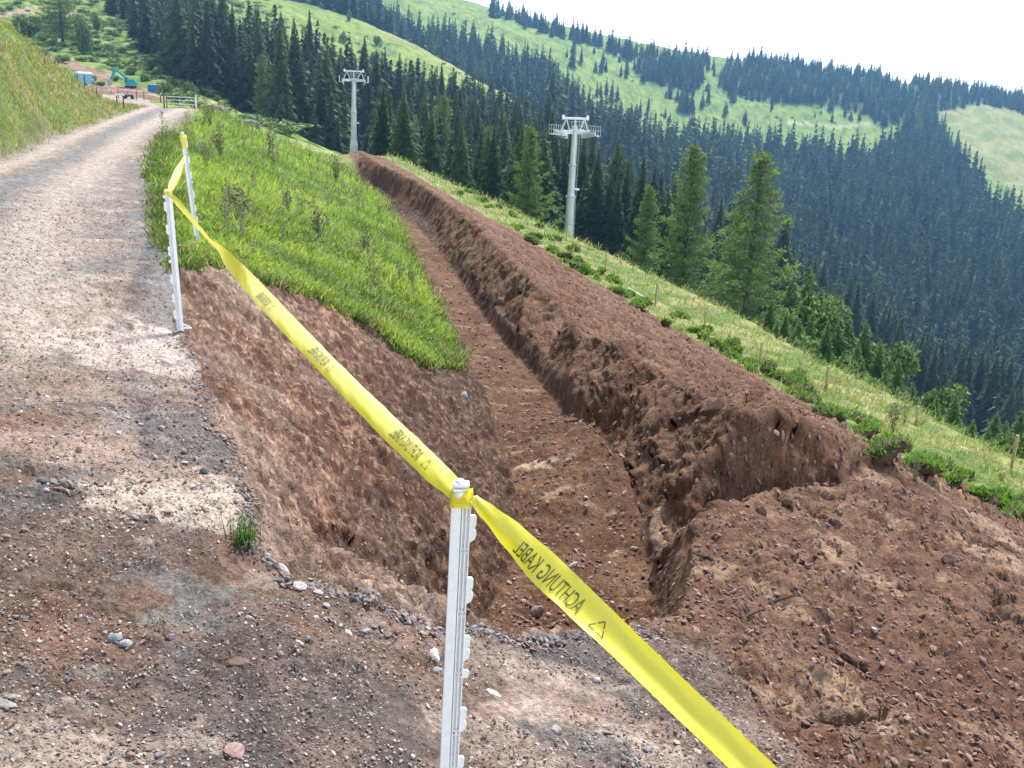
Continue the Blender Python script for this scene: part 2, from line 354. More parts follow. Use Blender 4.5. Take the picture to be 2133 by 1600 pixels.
# ------------------------------------------------------------------ object helpers
def tag(o, label=None, cat=None, group=None, kind=None):
    if label:
        o['label'] = label
        if len(label.replace('-', ' ').split()) > 16: print('LONG', label)
    if cat: o['category'] = cat
    if group: o['group'] = group
    if kind: o['kind'] = kind
    return o
def empty(name, loc, label, cat, group=None, rot=(0, 0, 0)):
    o = bpy.data.objects.new(name, None); COL.objects.link(o); o.location = loc; o.rotation_euler = rot
    o.empty_display_size = 0.2
    return tag(o, label, cat, group)
def np_mesh(name, verts, faces, mat, cols=None, smooth=False):
    """verts (n,3); faces (m,k) all one size"""
    verts = np.ascontiguousarray(verts, np.float32); faces = np.ascontiguousarray(faces, np.int32)
    me = bpy.data.meshes.new(name); n, k = faces.shape
    me.vertices.add(len(verts)); me.vertices.foreach_set('co', verts.ravel())
    me.loops.add(n * k); me.loops.foreach_set('vertex_index', faces.ravel())
    me.polygons.add(n); me.polygons.foreach_set('loop_start', np.arange(0, n * k, k, dtype=np.int32))
    me.polygons.foreach_set('loop_total', np.full(n, k, np.int32))
    me.polygons.foreach_set('use_smooth', np.full(n, bool(smooth)))
    me.update(calc_edges=True)
    if cols is not None:
        a = me.color_attributes.new('Col', 'FLOAT_COLOR', 'POINT')
        c = np.ones((len(verts), 4), np.float32); c[:, :3] = cols
        a.data.foreach_set('color', c.ravel())
    if mat: me.materials.append(mat)
    return me
def link(name, me, parent=None, loc=None, rot=None, scale=None):
    o = bpy.data.objects.new(name, me); COL.objects.link(o)
    if parent: o.parent = parent
    if loc is not None: o.location = loc
    if rot is not None: o.rotation_euler = rot
    if scale is not None: o.scale = scale
    return o
class MB:
    """collects boxes, bars and tubes into one mesh"""
    def __init__(s): s.bm = bmesh.new()
    def box(s, c, size, rot=None, bev=0.0):
        r = bmesh.ops.create_cube(s.bm, size=1.0)
        m = Matrix.Translation(c) @ (rot.to_4x4() if rot is not None else Matrix.Identity(4)) @ Matrix.Diagonal((*size, 1))
        bmesh.ops.transform(s.bm, matrix=m, verts=r['verts'])
        if bev:
            es = {e for v in r['verts'] for e in v.link_edges}
            bmesh.ops.bevel(s.bm, geom=list(es), offset=bev, segments=2, profile=0.6, affect='EDGES')
        return s
    def bar(s, a, b, w, h=None, up=Vector((0, 0, 1))):
        a, b = Vector(a), Vector(b); d = b - a; h = h or w
        z = d.normalized(); x = up.cross(z)
        if x.length < 1e-3: x = Vector((1, 0, 0)).cross(z)
        x.normalize(); y = z.cross(x)
        m = Matrix((x, y, z)).transposed()
        return s.box((a + b) / 2, (w, h, d.length), m)
    def tube(s, a, b, r, r2=None, seg=10):
        a, b = Vector(a), Vector(b); d = b - a; r2 = r if r2 is None else r2
        q = d.to_track_quat('Z', 'Y').to_matrix().to_4x4()
        bmesh.ops.create_cone(s.bm, cap_ends=True, segments=seg, radius1=r, radius2=r2, depth=d.length, matrix=Matrix.Translation((a + b) / 2) @ q)
        return s
    def prism(s, pts, c, axis='Y', depth=1.0):
        """closed outline (u, w) extruded along axis"""
        vs = []
        for sgn in (-0.5, 0.5):
            ring = []
            for (u, w) in pts:
                v = (u, sgn * depth, w) if axis == 'Y' else (sgn * depth, u, w)
                ring.append(s.bm.verts.new(Vector(v) + Vector(c)))
            vs.append(ring)
        n = len(pts)
        try:
            s.bm.faces.new(vs[0]); s.bm.faces.new(list(reversed(vs[1])))
        except ValueError: pass
        for i in range(n): s.bm.faces.new((vs[0][i], vs[1][i], vs[1][(i + 1) % n], vs[0][(i + 1) % n]))
        return s
    def build(s, name, mat, parent=None, smooth=False, loc=None):
        bmesh.ops.recalc_face_normals(s.bm, faces=s.bm.faces)
        me = bpy.data.meshes.new(name); s.bm.to_mesh(me); s.bm.free(); me.materials.append(mat)
        if smooth:
            me.polygons.foreach_set('use_smooth', [True] * len(me.polygons))
            try: me.set_sharp_from_angle(angle=R(40))
            except Exception: pass
        return link(name, me, parent, loc)

# ------------------------------------------------------------------ near ground
azs = np.concatenate([np.linspace(-180, -40, 50)[:-1], np.linspace(-40, -33, 40)[:-1], np.linspace(-33, 35, 830), np.linspace(35, 42, 30)[1:], np.linspace(42, 180, 50)[1:]])
vs_ = np.concatenate([np.linspace(math.log(0.26), math.log(1.5), 30)[:-1], np.linspace(math.log(1.5), math.log(96), 800)])
U, V = np.meshgrid(np.radians(azs), vs_)                    # rows: distance, columns: azimuth
sh = U.shape
Uc = np.clip(U, R(-174.5), R(174.5))
H = tin_z(Uc.ravel(), V.ravel()).reshape(sh)
H = blur2(H, 2)
D = np.exp(V); X = D * np.sin(U); Y = D * np.cos(U)
def grid_normals(X, Y, Z):
    p = np.stack([X, Y, Z], -1)
    du = np.gradient(p, axis=1); dv = np.gradient(p, axis=0)
    n = np.cross(du, dv); n /= np.linalg.norm(n, axis=-1, keepdims=True) + 1e-12
    n *= np.sign(n[..., 2:3] + 1e-9)
    return n
u, v = U.ravel(), V.ravel(); d = np.exp(v)
P0 = np.stack([X.ravel(), Y.ravel(), H.ravel()], 1)
# ragged zone outlines: shift the lookup a few centimetres
j1 = fbm(P0 * [1, 1, 0], 0.35, 4, seed=1) * 0.16; j2 = fbm(P0 * [1, 1, 0], 0.35, 4, seed=2) * 0.16
uu, vv = u + j1 / d, v + j2 / d
def interp_line(pts, val):
    q = sorted([(uv_of(p).y, uv_of(p).x) for p in pts])
    return np.interp(val, [a for a, _ in q], [b for _, b in q])
near_wall = [fr[0], fr[1], fr[2]]
cutP = poly(L['rim'], near_wall, L['gully'][:1], L['heap2_rim'], list(reversed(L['cut_edge'])))
z_cut = inpoly(uu, vv, cutP)
z_floor = inpoly(u + j1 * 0.3 / d, v + j2 * 0.3 / d, poly(L['floor_end'], fr[1:], list(reversed(fl))))
toe, edge = L['toe'], L['edge']
tail = [P(1480, 1352, z=-2.27), P(1600, 1480, z=-2.2), P(1700, 1640, z=-2.25), Vector((1.2, 0.9, -.5)), Vector((3.0, 0.3, -1)), Vector((7, 1.0, -2)), Vector((9, 6, -4))]
z_soil = inpoly(uu, vv, poly(L['rim'][-1:], near_wall, L['gully'][:1], L['heap2_rim'], [P(700, 326, 76), P(750, 316, 72)], list(reversed(toe)), list(reversed(tail)))) & ~z_cut
z_h1 = z_soil & inpoly(uu, vv, poly(L['heap2_rim'][5:], [P(700, 326, 77), P(750, 314, 75)], list(reversed(toe[5:])), list(reversed(L['dip']))))
z_h2 = z_soil & ~z_h1 & inpoly(uu, vv, poly(L['gully'], toe[1:6], list(reversed(L['dip'])), list(reversed(L['heap2_rim'][:6]))))
z_h3 = z_soil & ~z_h1 & ~z_h2
z_gl = inpoly(uu, vv, poly(L['road_r'], L['slope_sky'], list(reversed(L['cut_edge'])))) & ~z_cut
rl = interp_line(L['road_l'], vv); rr = interp_line(L['road_r'], vv)
z_bank = (uu < rl) & (d > 4.5) & (u < 0) | ((X.ravel() < -5.5 + j1 * 2) & (d <= 9) & (uu < rl)) | ((X.ravel() < -6.5))& (d <= 9)
z_strip = ~z_soil & ~z_cut & ~z_gl & (u > rr) & (d > 8.5)
z_dirt = ~(z_soil | z_cut | z_gl | z_bank | z_strip)
zone = np.select([z_floor, z_cut, z_h1, z_h2, z_h3, z_gl, z_bank, z_strip], [1, 2, 3, 4, 5, 6, 7, 8], 0)

# relief
Dd = np.array([0.42, -0.66, -0.62]); Dd /= np.linalg.norm(Dd)
Dh = np.array([-0.62, -0.35, -0.70]); Dh /= np.linalg.norm(Dh)
def along_h(p, f): return p - np.outer(p @ Dh, Dh) * (1 - 1 / f)
def along(p, f): return p - np.outer(p @ Dd, Dd) * (1 - 1 / f)
rel = np.zeros(len(u))
w = lambda m, n=2: blur2(m.astype(float).reshape(sh), n).ravel()
Ps = P0.copy()
w_soil, w_cut, w_fl, w_gr = w(z_soil), w(z_cut & ~z_floor), w(z_floor), w(z_gl | z_bank | z_strip)
w_d = np.clip(1 - w_soil - w_cut - w_fl - w_gr, 0, 1)
n_big = fbm(Ps, 0.9, 3, seed=3); n_mid = fbm(Ps, 0.28, 4, 0.6, seed=4); n_rdg = fbm(Ps, 0.22, 4, 0.6, True, seed=5); n_fine = fbm(Ps, 0.07, 3, 0.6, seed=6)
wv = np.stack([n_mid * .12, n_big * .25, n_mid * .1], 1)
st1 = fbm(along(Ps + wv, 2.6), 0.085, 4, 0.65, seed=7); st2 = fbm(along(Ps + wv, 3.5), 0.3, 3, 0.6, True, seed=8)
nearf = np.clip(1.25 - d / 60, 0.3, 1)
rel += w_soil * (n_big * 0.10 + n_mid * 0.07 + n_rdg * 0.035 + n_fine * 0.024)
clumps = sstep(0.08, 0.30, fbm(Ps, 0.15, 3, 0.6, seed=9)) * sstep(-0.05, 0.2, fbm(Ps, 0.8, 2, seed=10))
rel += w_soil * clumps * 0.045
stH = fbm(along_h(Ps, 5), 0.10, 4, 0.6, seed=18)
rel += w(z_h1 | z_h2, 3) * stH * 0.055
slump = fbm(Ps, 1.5, 3, 0.55, True, seed=17)
rel += w(z_h1 | z_h2, 4) * slump * 0.20 + w(z_h3, 4) * slump * 0.09
rel += w_cut * (st1 * 0.045 + st2 * 0.05 + n_mid * 0.06 + n_rdg * 0.03 + n_fine * 0.03 + n_big * 0.05)
rel += w_fl * (n_mid * 0.05 + n_fine * 0.03 + n_big * 0.03 + clumps * 0.02)
rel += w_gr * (n_big * 0.14 + n_mid * 0.05) * 1.0
bn = fbm(Ps, 2.2, 3, 0.5, True, seed=12)
rel += w(z_bank) * bn * 0.22 * sstep(8, 20, d)
layers = fbm(np.stack([Ps[:, 0] * 0.8 + Ps[:, 1] * 0.25, Ps[:, 1] * 0.5, Ps[:, 2] * 3], 1), 0.3, 4, 0.6, True, seed=13)
foreg = sstep(7.5, 4.5, d)
n_vf = fbm(Ps, 0.03, 3, 0.65, seed=16)
rel += w_d * (n_mid * 0.018 + n_fine * 0.013 + n_vf * 0.009 + layers * 0.014 + foreg * clumps * 0.014) * np.clip(d / 2.0, 0.6, 1.5)
rel += (w_soil + w_fl) * n_vf * 0.012 * sstep(12, 6, d)
dist_f = sstep(-0.5, 1.5, P0[:, 0] - interp_line(L['rim'], v) * d) * 0  # kept even across the road edge
Nn = grid_normals(X, Y, H).reshape(-1, 3)
rel *= 0.32 + 0.68 * sstep(0.2, 0.6, Nn[:, 2])                # sheer faces stay clean enough not to fold over
# soft verge on rims: crumbly lip
Pd = P0 + Nn * rel[:, None]
# cracks and slabs along the near soil
crk = np.abs(fbm(Ps, 0.7, 3, 0.5, seed=14)); crk_m = w(z_h3) * sstep(0.035, 0.0, crk) * sstep(0.0, 0.25, fbm(Ps, 1.6, 2, seed=15))
Pd[:, 2] -= crk_m * 0.09

# colours (albedo of each material, patchy)
def mixc(a, b_, t): return a * (1 - t[:, None]) + b_ * t[:, None]
A = lambda *c: np.tile(np.array(c, float), (len(u), 1))
nA, nB, nC, nD = (fbm(Ps, 1.3, 4, 0.6, seed=20), fbm(Ps, 0.45, 4, 0.65, seed=21), fbm(Ps, 3.5, 3, 0.5, seed=22), fbm(Ps, 0.12, 3, 0.6, seed=23))
dirt = mixc(A(.31, .23, .20), A(.19, .17, .168), sstep(-0.12, 0.18, nA + 0.4 * nB))
dirt = mixc(dirt, A(.27, .175, .14), sstep(0.03, 0.25, fbm(Ps, 1.0, 4, 0.6, seed=24)) * 0.8)
dirt = mixc(dirt, A(.50, .42, .385), sstep(0.14, 0.30, fbm(Ps, 0.55, 4, 0.6, seed=25)) * 0.6)
# wheel tracks and worn stripes run along the road
rmid = (rl + rr) / 2; tt = (u - rl) / (rr - rl + 1e-9)
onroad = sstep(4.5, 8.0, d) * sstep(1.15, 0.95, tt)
stripe = lambda c_, w_: np.exp(-((tt + nB * 0.08 - c_) / w_) ** 2)
dirt = mixc(dirt, A(.46, .385, .34), onroad * np.clip(stripe(0.16, 0.10) + stripe(0.62, 0.15), 0, 1) * 0.9)
dirt = mixc(dirt, A(.20, .205, .21), onroad * np.clip(stripe(0.40, 0.10) + 0.8 * stripe(0.97, 0.09), 0, 1) * 0.8)
def blob(px, py, zz, rx, ry, ang, seed_):
    c = P(px, py, z=zz); q = P0[:, :2] - np.array([c.x, c.y]); a = R(ang)
    x_ = q[:, 0] * math.cos(a) + q[:, 1] * math.sin(a); y_ = -q[:, 0] * math.sin(a) + q[:, 1] * math.cos(a)
    r_ = np.sqrt((x_ / rx) ** 2 + (y_ / ry) ** 2) + fbm(Ps, 0.22, 4, 0.65, seed=seed_) * 1.5
    return sstep(1.15, 0.8, r_)
PALE, PINK, GREY, BLUE, BRN = A(.66, .55, .50), A(.56, .42, .37), A(.25, .245, .25), A(.33, .36, .38), A(.21, .13, .10)
for b_ in [(330, 1010, -1.65, .40, .34, 10, 30, A(.78, .66, .60), 1.0), (410, 1060, -1.7, .24, .2, 0, 31, A(.80, .70, .62), 1.0), (280, 960, -1.65, .3, .22, 0, 32, PINK, .8),
           (290, 710, -1.7, .6, .6, 0, 33, PALE, .8), (250, 820, -1.65, .4, .5, 0, 34, GREY, .7), (330, 880, -1.7, .3, .5, 20, 35, A(.44, .40, .40), .8),
           (150, 900, -1.6, .5, .25, 0, 36, PINK, .6), (420, 900, -1.75, .25, .6, 10, 37, A(.17, .16, .165), .75), (330, 1220, -1.65, .3, .22, 0, 38, BLUE, .6), (270, 1310, -1.65, .22, .2, 0, 39, BLUE, .7),
           (120, 1290, -1.6, .3, .4, 0, 40, BRN, .8), (60, 1150, -1.6, .35, .4, 0, 41, BRN, .55), (500, 1420, -1.68, .4, .3, 0, 42, A(.2, .165, .16), .6), (130, 1540, -1.6, .3, .2, 0, 43, PALE, .65),
           (760, 1480, -1.8, .35, .22, 0, 44, A(.17, .15, .145), .7), (1060, 1430, -1.95, .45, .28, -25, 45, PINK, .8), (1180, 1480, -1.98, .5, .12, -30, 46, PALE, .6), (1030, 1445, -1.95, .06, .045, 0, 47, PALE, .95),
           (1350, 1560, -2.0, .35, .1, -30, 48, PALE, .8), (1230, 1560, -1.98, .3, .12, -20, 49, GREY, .8), (1500, 1480, -2.15, .3, .1, -35, 50, PINK, .55), (900, 1400, -1.9, .3, .2, 0, 51, A(.24, .17, .15), .6),
           (1150, 1390, -2.05, .5, .1, -20, 52, PALE, .55), (1020, 1540, -1.9, .2, .14, -20, 53, PALE, .7), (650, 1290, -1.8, .4, .12, 20, 54, A(.30, .21, .19), .7),
           (60, 650, -1.62, .6, .8, 0, 55, PINK, .5), (100, 780, -1.62, .5, .4, 0, 56, PINK, .45), (20, 1000, -1.6, .3, .3, 0, 57, A(.17, .165, .17), .7)]:
    dirt = mixc(dirt, b_[7], blob(*b_[:7]) * b_[8] * w_d)
stc = fbm(along(Ps + wv, 3.2), 0.06, 4, 0.7, seed=26); stb = fbm(along(Ps + wv, 3), 0.4, 4, 0.6, seed=27)
cut = mixc(A(.20, .105, .072), A(.42, .27, .205), sstep(0.02, 0.28, stc + 0.3 * stb))
cut = mixc(cut, A(.29, .205, .175), sstep(0.0, 0.25, fbm(Ps, 0.9, 3, seed=28)) * 0.6)
cut = mixc(cut, A(.10, .05, .034), sstep(0.0, 0.2, -stc + 0.25 * nB) * 0.85)
cut = mixc(cut, A(.58, .44, .36), sstep(0.22, 0.34, stc + .3 * nD) * 0.7)
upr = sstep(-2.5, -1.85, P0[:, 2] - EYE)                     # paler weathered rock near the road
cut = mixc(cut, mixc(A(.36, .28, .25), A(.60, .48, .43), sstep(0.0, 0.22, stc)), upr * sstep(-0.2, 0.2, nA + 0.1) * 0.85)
floorc = mixc(A(.16, .085, .052), A(.23, .145, .105), sstep(-0.15, 0.2, nB)); floorc = mixc(floorc, A(.52, .42, .36), sstep(0.26, 0.36, fbm(Ps * [0.5, 1.6, 1], 0.35, 4, 0.6, seed=29)) * 0.7)
floorc = mixc(floorc, A(.62, .53, .47), blob(1120, 990, -3.45, .22, .12, -15, 58) * .9)
soilc = mixc(A(.175, .102, .075), A(.25, .165, .125), sstep(-0.12, 0.2, nA + 0.4 * nB))
soilc = mixc(soilc, A(.14, .075, .052), sstep(0.0, 0.25, nD + 0.3 * nB) * 0.6)
soilc = mixc(soilc, A(.48, .37, .30), w(z_h3) * sstep(0.13, 0.27, fbm(along(Ps, 2) * [1, 1, 1], 0.6, 4, 0.65, seed=31.5)) * 0.7)
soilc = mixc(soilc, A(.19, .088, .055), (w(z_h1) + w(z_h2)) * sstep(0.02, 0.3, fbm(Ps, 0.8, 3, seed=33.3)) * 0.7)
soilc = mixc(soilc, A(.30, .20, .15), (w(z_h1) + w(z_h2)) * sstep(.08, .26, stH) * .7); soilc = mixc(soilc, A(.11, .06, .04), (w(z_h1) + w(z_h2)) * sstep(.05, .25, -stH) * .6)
grn = mixc(A(.09, .15, .03), A(.15, .19, .045), sstep(-0.1, 0.2, nA)); grn = mixc(grn, A(.14, .09, .06), sstep(0.2, 0.35, nB) * 0.6)
dry = A(.27, .25, .10)
grn = mixc(grn, dry, w(z_strip) * sstep(-0.1, 0.2, nA + 0.05) * 0.7); grn = mixc(grn, A(.22, .18, .08), w(z_bank) * sstep(-0.05, 0.25, nC) * 0.8); grn = mixc(grn, A(.10, .065, .04), w(z_bank) * sstep(.2, .3, bn) * .45)
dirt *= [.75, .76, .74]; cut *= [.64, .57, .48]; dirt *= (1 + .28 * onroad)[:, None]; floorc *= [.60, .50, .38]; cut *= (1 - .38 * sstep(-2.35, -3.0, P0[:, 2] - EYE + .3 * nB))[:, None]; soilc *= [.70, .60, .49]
ochre = (1 - sstep(.42, .5, dirt[:, 0])[:, None]) * sstep(0.05, 0.3, fbm(Ps, 0.7, 4, 0.6, seed=90))[:, None] * foreg[:, None] * .55
dirt = dirt * (1 - ochre) + A(.24, .135, .085) * ochre
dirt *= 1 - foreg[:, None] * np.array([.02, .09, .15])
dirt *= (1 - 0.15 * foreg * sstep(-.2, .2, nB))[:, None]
C = dirt * w_d[:, None] + cut * w_cut[:, None] + floorc * w_fl[:, None] + soilc * w_soil[:, None] + grn * w_gr[:, None]
C /= (w_d + w_cut + w_fl + w_soil + w_gr)[:, None]
C = np.clip(C, 0.01, 0.9)

nr, nc = sh
idx = np.arange(nr * nc).reshape(sh)
quads = np.stack([idx[:-1, :-1].ravel(), idx[1:, :-1].ravel(), idx[1:, 1:].ravel(), idx[:-1, 1:].ravel()], 1)[:, ::-1]
qz = zone[quads[:, 0]]
zq = qz.reshape(nr - 1, nc - 1)
for zid, sp in ((3, P(985, 500, Y=23)), (4, P(1400, 860, Y=9.3)), (5, P(1700, 1250, z=-2.6))):
    q_ = uv_of(sp); jr = int(np.argmin(np.abs(vs_ - q_.y))); jc = int(np.argmin(np.abs(np.radians(azs) - q_.x)))
    mk = zq == zid; cur = np.zeros_like(mk); cur[jr, jc] = True; cur &= mk; last = -1
    if not cur.any(): print('seed outside heap', zid); continue
    while True:
        for _ in range(25):
            n_ = cur.copy(); n_[1:] |= cur[:-1]; n_[:-1] |= cur[1:]; n_[:, 1:] |= cur[:, :-1]; n_[:, :-1] |= cur[:, 1:]; cur = n_ & mk
        k_ = int(cur.sum())
        if k_ == last: break
        last = k_
    zq[mk & ~cur] = 0 if zid == 5 else 8
NV = grid_normals(Pd[:, 0].reshape(sh), Pd[:, 1].reshape(sh), Pd[:, 2].reshape(sh)).reshape(-1, 3)
def zone_obj(name, ids, mat):
    q = quads[np.isin(qz, ids)]
    us, inv = np.unique(q, return_inverse=True)
    me = np_mesh(name, Pd[us], inv.reshape(-1, 4), mat, C[us], True)
    me.normals_split_custom_set_from_vertices(NV[us].astype(np.float32).tolist())
    return link(name, me)
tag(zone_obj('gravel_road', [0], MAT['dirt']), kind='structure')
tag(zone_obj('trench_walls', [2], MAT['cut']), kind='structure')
tag(zone_obj('trench_floor', [1], MAT['floor']), kind='structure')
tag(zone_obj('grassy_hillside', [6, 7, 8], MAT['turf']), kind='structure')
tag(zone_obj('earth_heap', [3], MAT['soil']), 'long far ridge of brown dug soil running beside the trench towards the left tower', 'soil heap', 'heaps of dug soil beside the trench')
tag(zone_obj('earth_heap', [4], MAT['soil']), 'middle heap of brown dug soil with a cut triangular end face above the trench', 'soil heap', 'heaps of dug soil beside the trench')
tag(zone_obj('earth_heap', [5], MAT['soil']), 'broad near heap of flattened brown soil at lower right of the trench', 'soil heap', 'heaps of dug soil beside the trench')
near_bvh = BVHTree.FromPolygons([Vector(p) for p in Pd[:, :].tolist()], quads[:, :].tolist())
def ground(x, y, near=True):
    if near and math.hypot(x, y) < 94:
        h = near_bvh.ray_cast(Vector((x, y, 200)), Vector((0, 0, -1)))
        if h[0] is not None: return h[0].z
    uu_ = Vector((x, y, 0)); q = uv_of(uu_)
    return float(tin_z([q.x], [q.y])[0])
def on_ground(px, py, dz=0.0):
    """the point of the near ground seen at that photo pixel"""
    r_ = ray(px, py).normalized()
    h = near_bvh.ray_cast(Vector((0, 0, EYE)), r_)
    return (h[0] + Vector((0, 0, dz)), h[1]) if h[0] is not None else (None, None)

# ------------------------------------------------------------------ far ground
az2 = np.concatenate([np.linspace(-100, -36, 40)[:-1], np.linspace(-36, 37, 620), np.linspace(37, 100, 40)[1:]])
v2_ = np.linspace(math.log(92), math.log(2600), 420)
U2, V2 = np.meshgrid(np.radians(az2), v2_)
H2 = tin_z(U2.ravel(), V2.ravel()).reshape(U2.shape)
H2 = blur2(blur2(H2, 5, 1), 4, 3)
D2 = np.exp(V2)
Q0 = np.stack([(D2 * np.sin(U2)).ravel(), (D2 * np.cos(U2)).ravel(), H2.ravel()], 1)
u2, d2 = U2.ravel(), D2.ravel()
m1, m2_, m3 = fbm(Q0, 60, 4, seed=60), fbm(Q0, 14, 4, 0.6, seed=61), fbm(Q0, 5, 3, 0.6, seed=62)
near_seam = sstep(92, 115, d2)
Q0[:, 2] += near_seam * (m1 * 6 * np.clip(d2 / 900, 0.1, 1) + m2_ * 0.9 + m3 * 0.5) - (1 - sstep(92, 100, d2)) * 0.25
qx, qy, qd = project(Q0)
def fmask(pts, d0=0, d1=1e9, jag=10):
    x = qx + m2_ * jag * 3; y = qy + m3 * jag * 1.2
    ins = np.zeros(len(x), bool); n = len(pts)
    for i in range(n):
        (xi, yi), (xj, yj) = pts[i], pts[i - 1]
        c = (yi > y) != (yj > y)
        with np.errstate(divide='ignore', invalid='ignore'):
            ins ^= c & (x < (xj - xi) * (y - yi) / (yj - yi + 1e-9) + xi)
    return (ins & (d2 > d0) & (d2 < d1)).astype(float)
def a2(*c): return np.tile(np.array(c, float), (len(d2), 1))
g = mixc(a2(.15, .23, .05), a2(.25, .31, .09), sstep(-0.15, 0.2, m2_))
g = mixc(g, a2(.055, .09, .03), sstep(0.05, 0.3, m3) * 0.8)
pale = mixc(a2(.23, .30, .075), a2(.15, .22, .05), sstep(-0.2, 0.25, m2_ + 0.3 * m3)); pale = mixc(pale, a2(.09, .13, .045), sstep(0.14, 0.3, m3) * 0.7)
meadow = fmask([(540, -60), (1060, -60), (1100, 200), (1000, 215), (850, 190), (640, 130), (500, 60)], 330, 1000, 4)
meadow = np.maximum(meadow, (qd > 720) * 1.0)
g = mixc(g, pale, blur2(meadow.reshape(U2.shape), 3).ravel())
tan = mixc(a2(.34, .30, .14), a2(.22, .24, .10), sstep(-.1, .2, m2_))
g = mixc(g, tan, blur2(fmask([(1940, 225), (2080, 205), (2400, 235), (2400, 480), (2133, 420), (2050, 350)], 700).reshape(U2.shape), 2).ravel() * 0.7)
g = mixc(g, tan, fmask([(700, -10), (760, 20), (1060, 175), (1040, 195), (900, 125), (740, 45)], 500, 760, 2) * 0.45)
earth = mixc(a2(.30, .20, .155), a2(.20, .12, .09), sstep(-0.1, 0.2, m3)); earth = mixc(earth, a2(.42, .35, .30), sstep(.1, .3, m2_))
g = mixc(g, earth, fmask([(150, 180), (205, 176), (300, 184), (345, 206), (300, 211), (200, 205), (150, 200)], 120, 300, 1))
g = mixc(g, earth, fmask([(-150, 45), (10, 78), (70, 100), (150, 128), (230, 152), (236, 178), (190, 160), (120, 136), (40, 108), (-150, 80)], 180, 420, 1) * 0.9)
g = mixc(g, mixc(a2(.38, .26, .21), a2(.3, .22, .18), sstep(-.1, .1, m3)), fmask([(-150, 20), (0, 28), (60, 18), (98, 22), (60, 28), (0, 38), (-150, 35)], 300, 520, 0.5))
g = mixc(g, a2(.33, .28, .25), fmask([(110, 30), (160, 25), (190, 45), (150, 40)], 250, 520, 2) * 0.6)
# road beyond the crest
g = mixc(g, a2(.38, .31, .27), fmask([(244, 239), (236, 226), (205, 206), (190, 198), (240, 199), (300, 205), (338, 224), (345, 226), (400, 228), (418, 240)], 0, 190, 0.6))
path2 = fmask([(1640, 252), (1760, 262), (1880, 243), (1880, 248), (1760, 268), (1640, 258)], 700, 1e9, 0.3)
g = mixc(g, a2(.40, .40, .22), path2 * .8)
forest_polys = {
 'A': ([(225, 20), (300, 110), (400, 178), (450, 200), (520, 235), (600, 285), (700, 318), (800, 335), (1000, 420), (1200, 505), (1500, 660), (1500, 560), (1330, 400), (1250, 330), (1130, 268), (1045, 226), (950, 205), (890, 200), (830, 180), (735, 178), (640, 165), (560, 125), (480, 70), (400, 0), (380, -60), (225, -60)], 170, 640),
 'B': ([(600, -70), (740, -30), (790, 20), (850, 70), (960, 85), (1060, 120), (1130, 155), (1180, 195), (1240, 245), (1330, 300), (1260, 330), (1100, 300), (1000, 220), (850, 160), (600, 60)], 640, 1000),
 'C': ([(1130, 262), (1200, 285), (1270, 312), (1370, 318), (1480, 308), (1560, 322), (1650, 330), (1750, 338), (1850, 325), (1876, 300), (1884, 236), (1935, 238), (1962, 300), (2010, 370), (2060, 425), (2133, 460), (2500, 560), (2500, 1500), (1500, 820), (1200, 560), (1130, 400)], 280, 1100),
 'R': ([(1500, 160), (1545, 130), (1600, 120), (1700, 112), (1790, 134), (1850, 160), (1890, 190), (1895, 250), (1840, 266), (1800, 240), (1740, 222), (1650, 215), (1560, 205), (1510, 195)], 700, 2000),
 'S': ([(1340, 150), (1375, 132), (1440, 140), (1470, 165), (1440, 195), (1400, 185), (1350, 178)], 700, 2000),
 'R2': ([(1910, 150), (1990, 160), (2133, 195), (2400, 240), (2400, 250), (2133, 232), (2060, 214), (1965, 230), (1890, 250), (1880, 215)], 700, 2000),
}
fm = np.zeros(len(d2))
for k, (pp, da, db) in forest_polys.items(): fm = np.maximum(fm, fmask(pp, da, db, 2))
g = mixc(g, a2(.05, .06, .03), blur2(fm.reshape(U2.shape), 1).ravel() * 0.9)
idx2 = np.arange(U2.size).reshape(U2.shape)
q2 = np.stack([idx2[:-1, :-1].ravel(), idx2[1:, :-1].ravel(), idx2[1:, 1:].ravel(), idx2[:-1, 1:].ravel()], 1)[:, ::-1]
m, nt, b, out = new_mat('meadow_hills')
at = N(nt, 'ShaderNodeAttribute'); at.attribute_name = 'Col'; tc = N(nt, 'ShaderNodeTexCoord')
n1 = N(nt, 'ShaderNodeTexNoise', Scale=0.55, Detail=8.0, Roughness=0.7); nt.links.new(tc.outputs['Object'], n1.inputs['Vector'])
mr = N(nt, 'ShaderNodeMapRange'); mr.inputs[1].default_value = .3; mr.inputs[2].default_value = .7; mr.inputs[3].default_value = .55; mr.inputs[4].default_value = 1.45
nt.links.new(n1.outputs['Fac'], mr.inputs[0]); sc = N(nt, 'ShaderNodeVectorMath', operation='SCALE')
nt.links.new(at.outputs['Color'], sc.inputs[0]); nt.links.new(mr.outputs[0], sc.inputs['Scale']); nt.links.new(sc.outputs[0], b.inputs['Base Color'])
b.inputs['Roughness'].default_value = 1.0; b.inputs['Specular IOR Level'].default_value = 0.1
bp = N(nt, 'ShaderNodeBump', Strength=0.8, Distance=1.0); nt.links.new(n1.outputs['Fac'], bp.inputs['Height']); nt.links.new(bp.outputs[0], b.inputs['Normal'])
MAT['far'] = m
tag(link('hills', np_mesh('hills', Q0, q2, m, np.clip(g, .01, .9), True)), kind='structure')
far_bvh = BVHTree.FromPolygons([Vector(p) for p in Q0.tolist()], q2.tolist())
def ground_far(x, y):
    h = far_bvh.ray_cast(Vector((x, y, 900)), Vector((0, 0, -1)))
    if h[0] is not None: return h[0].z
    return ground(x, y)
def gz(x, y): return ground(x, y) if math.hypot(x, y) < 92.5 else ground_far(x, y)

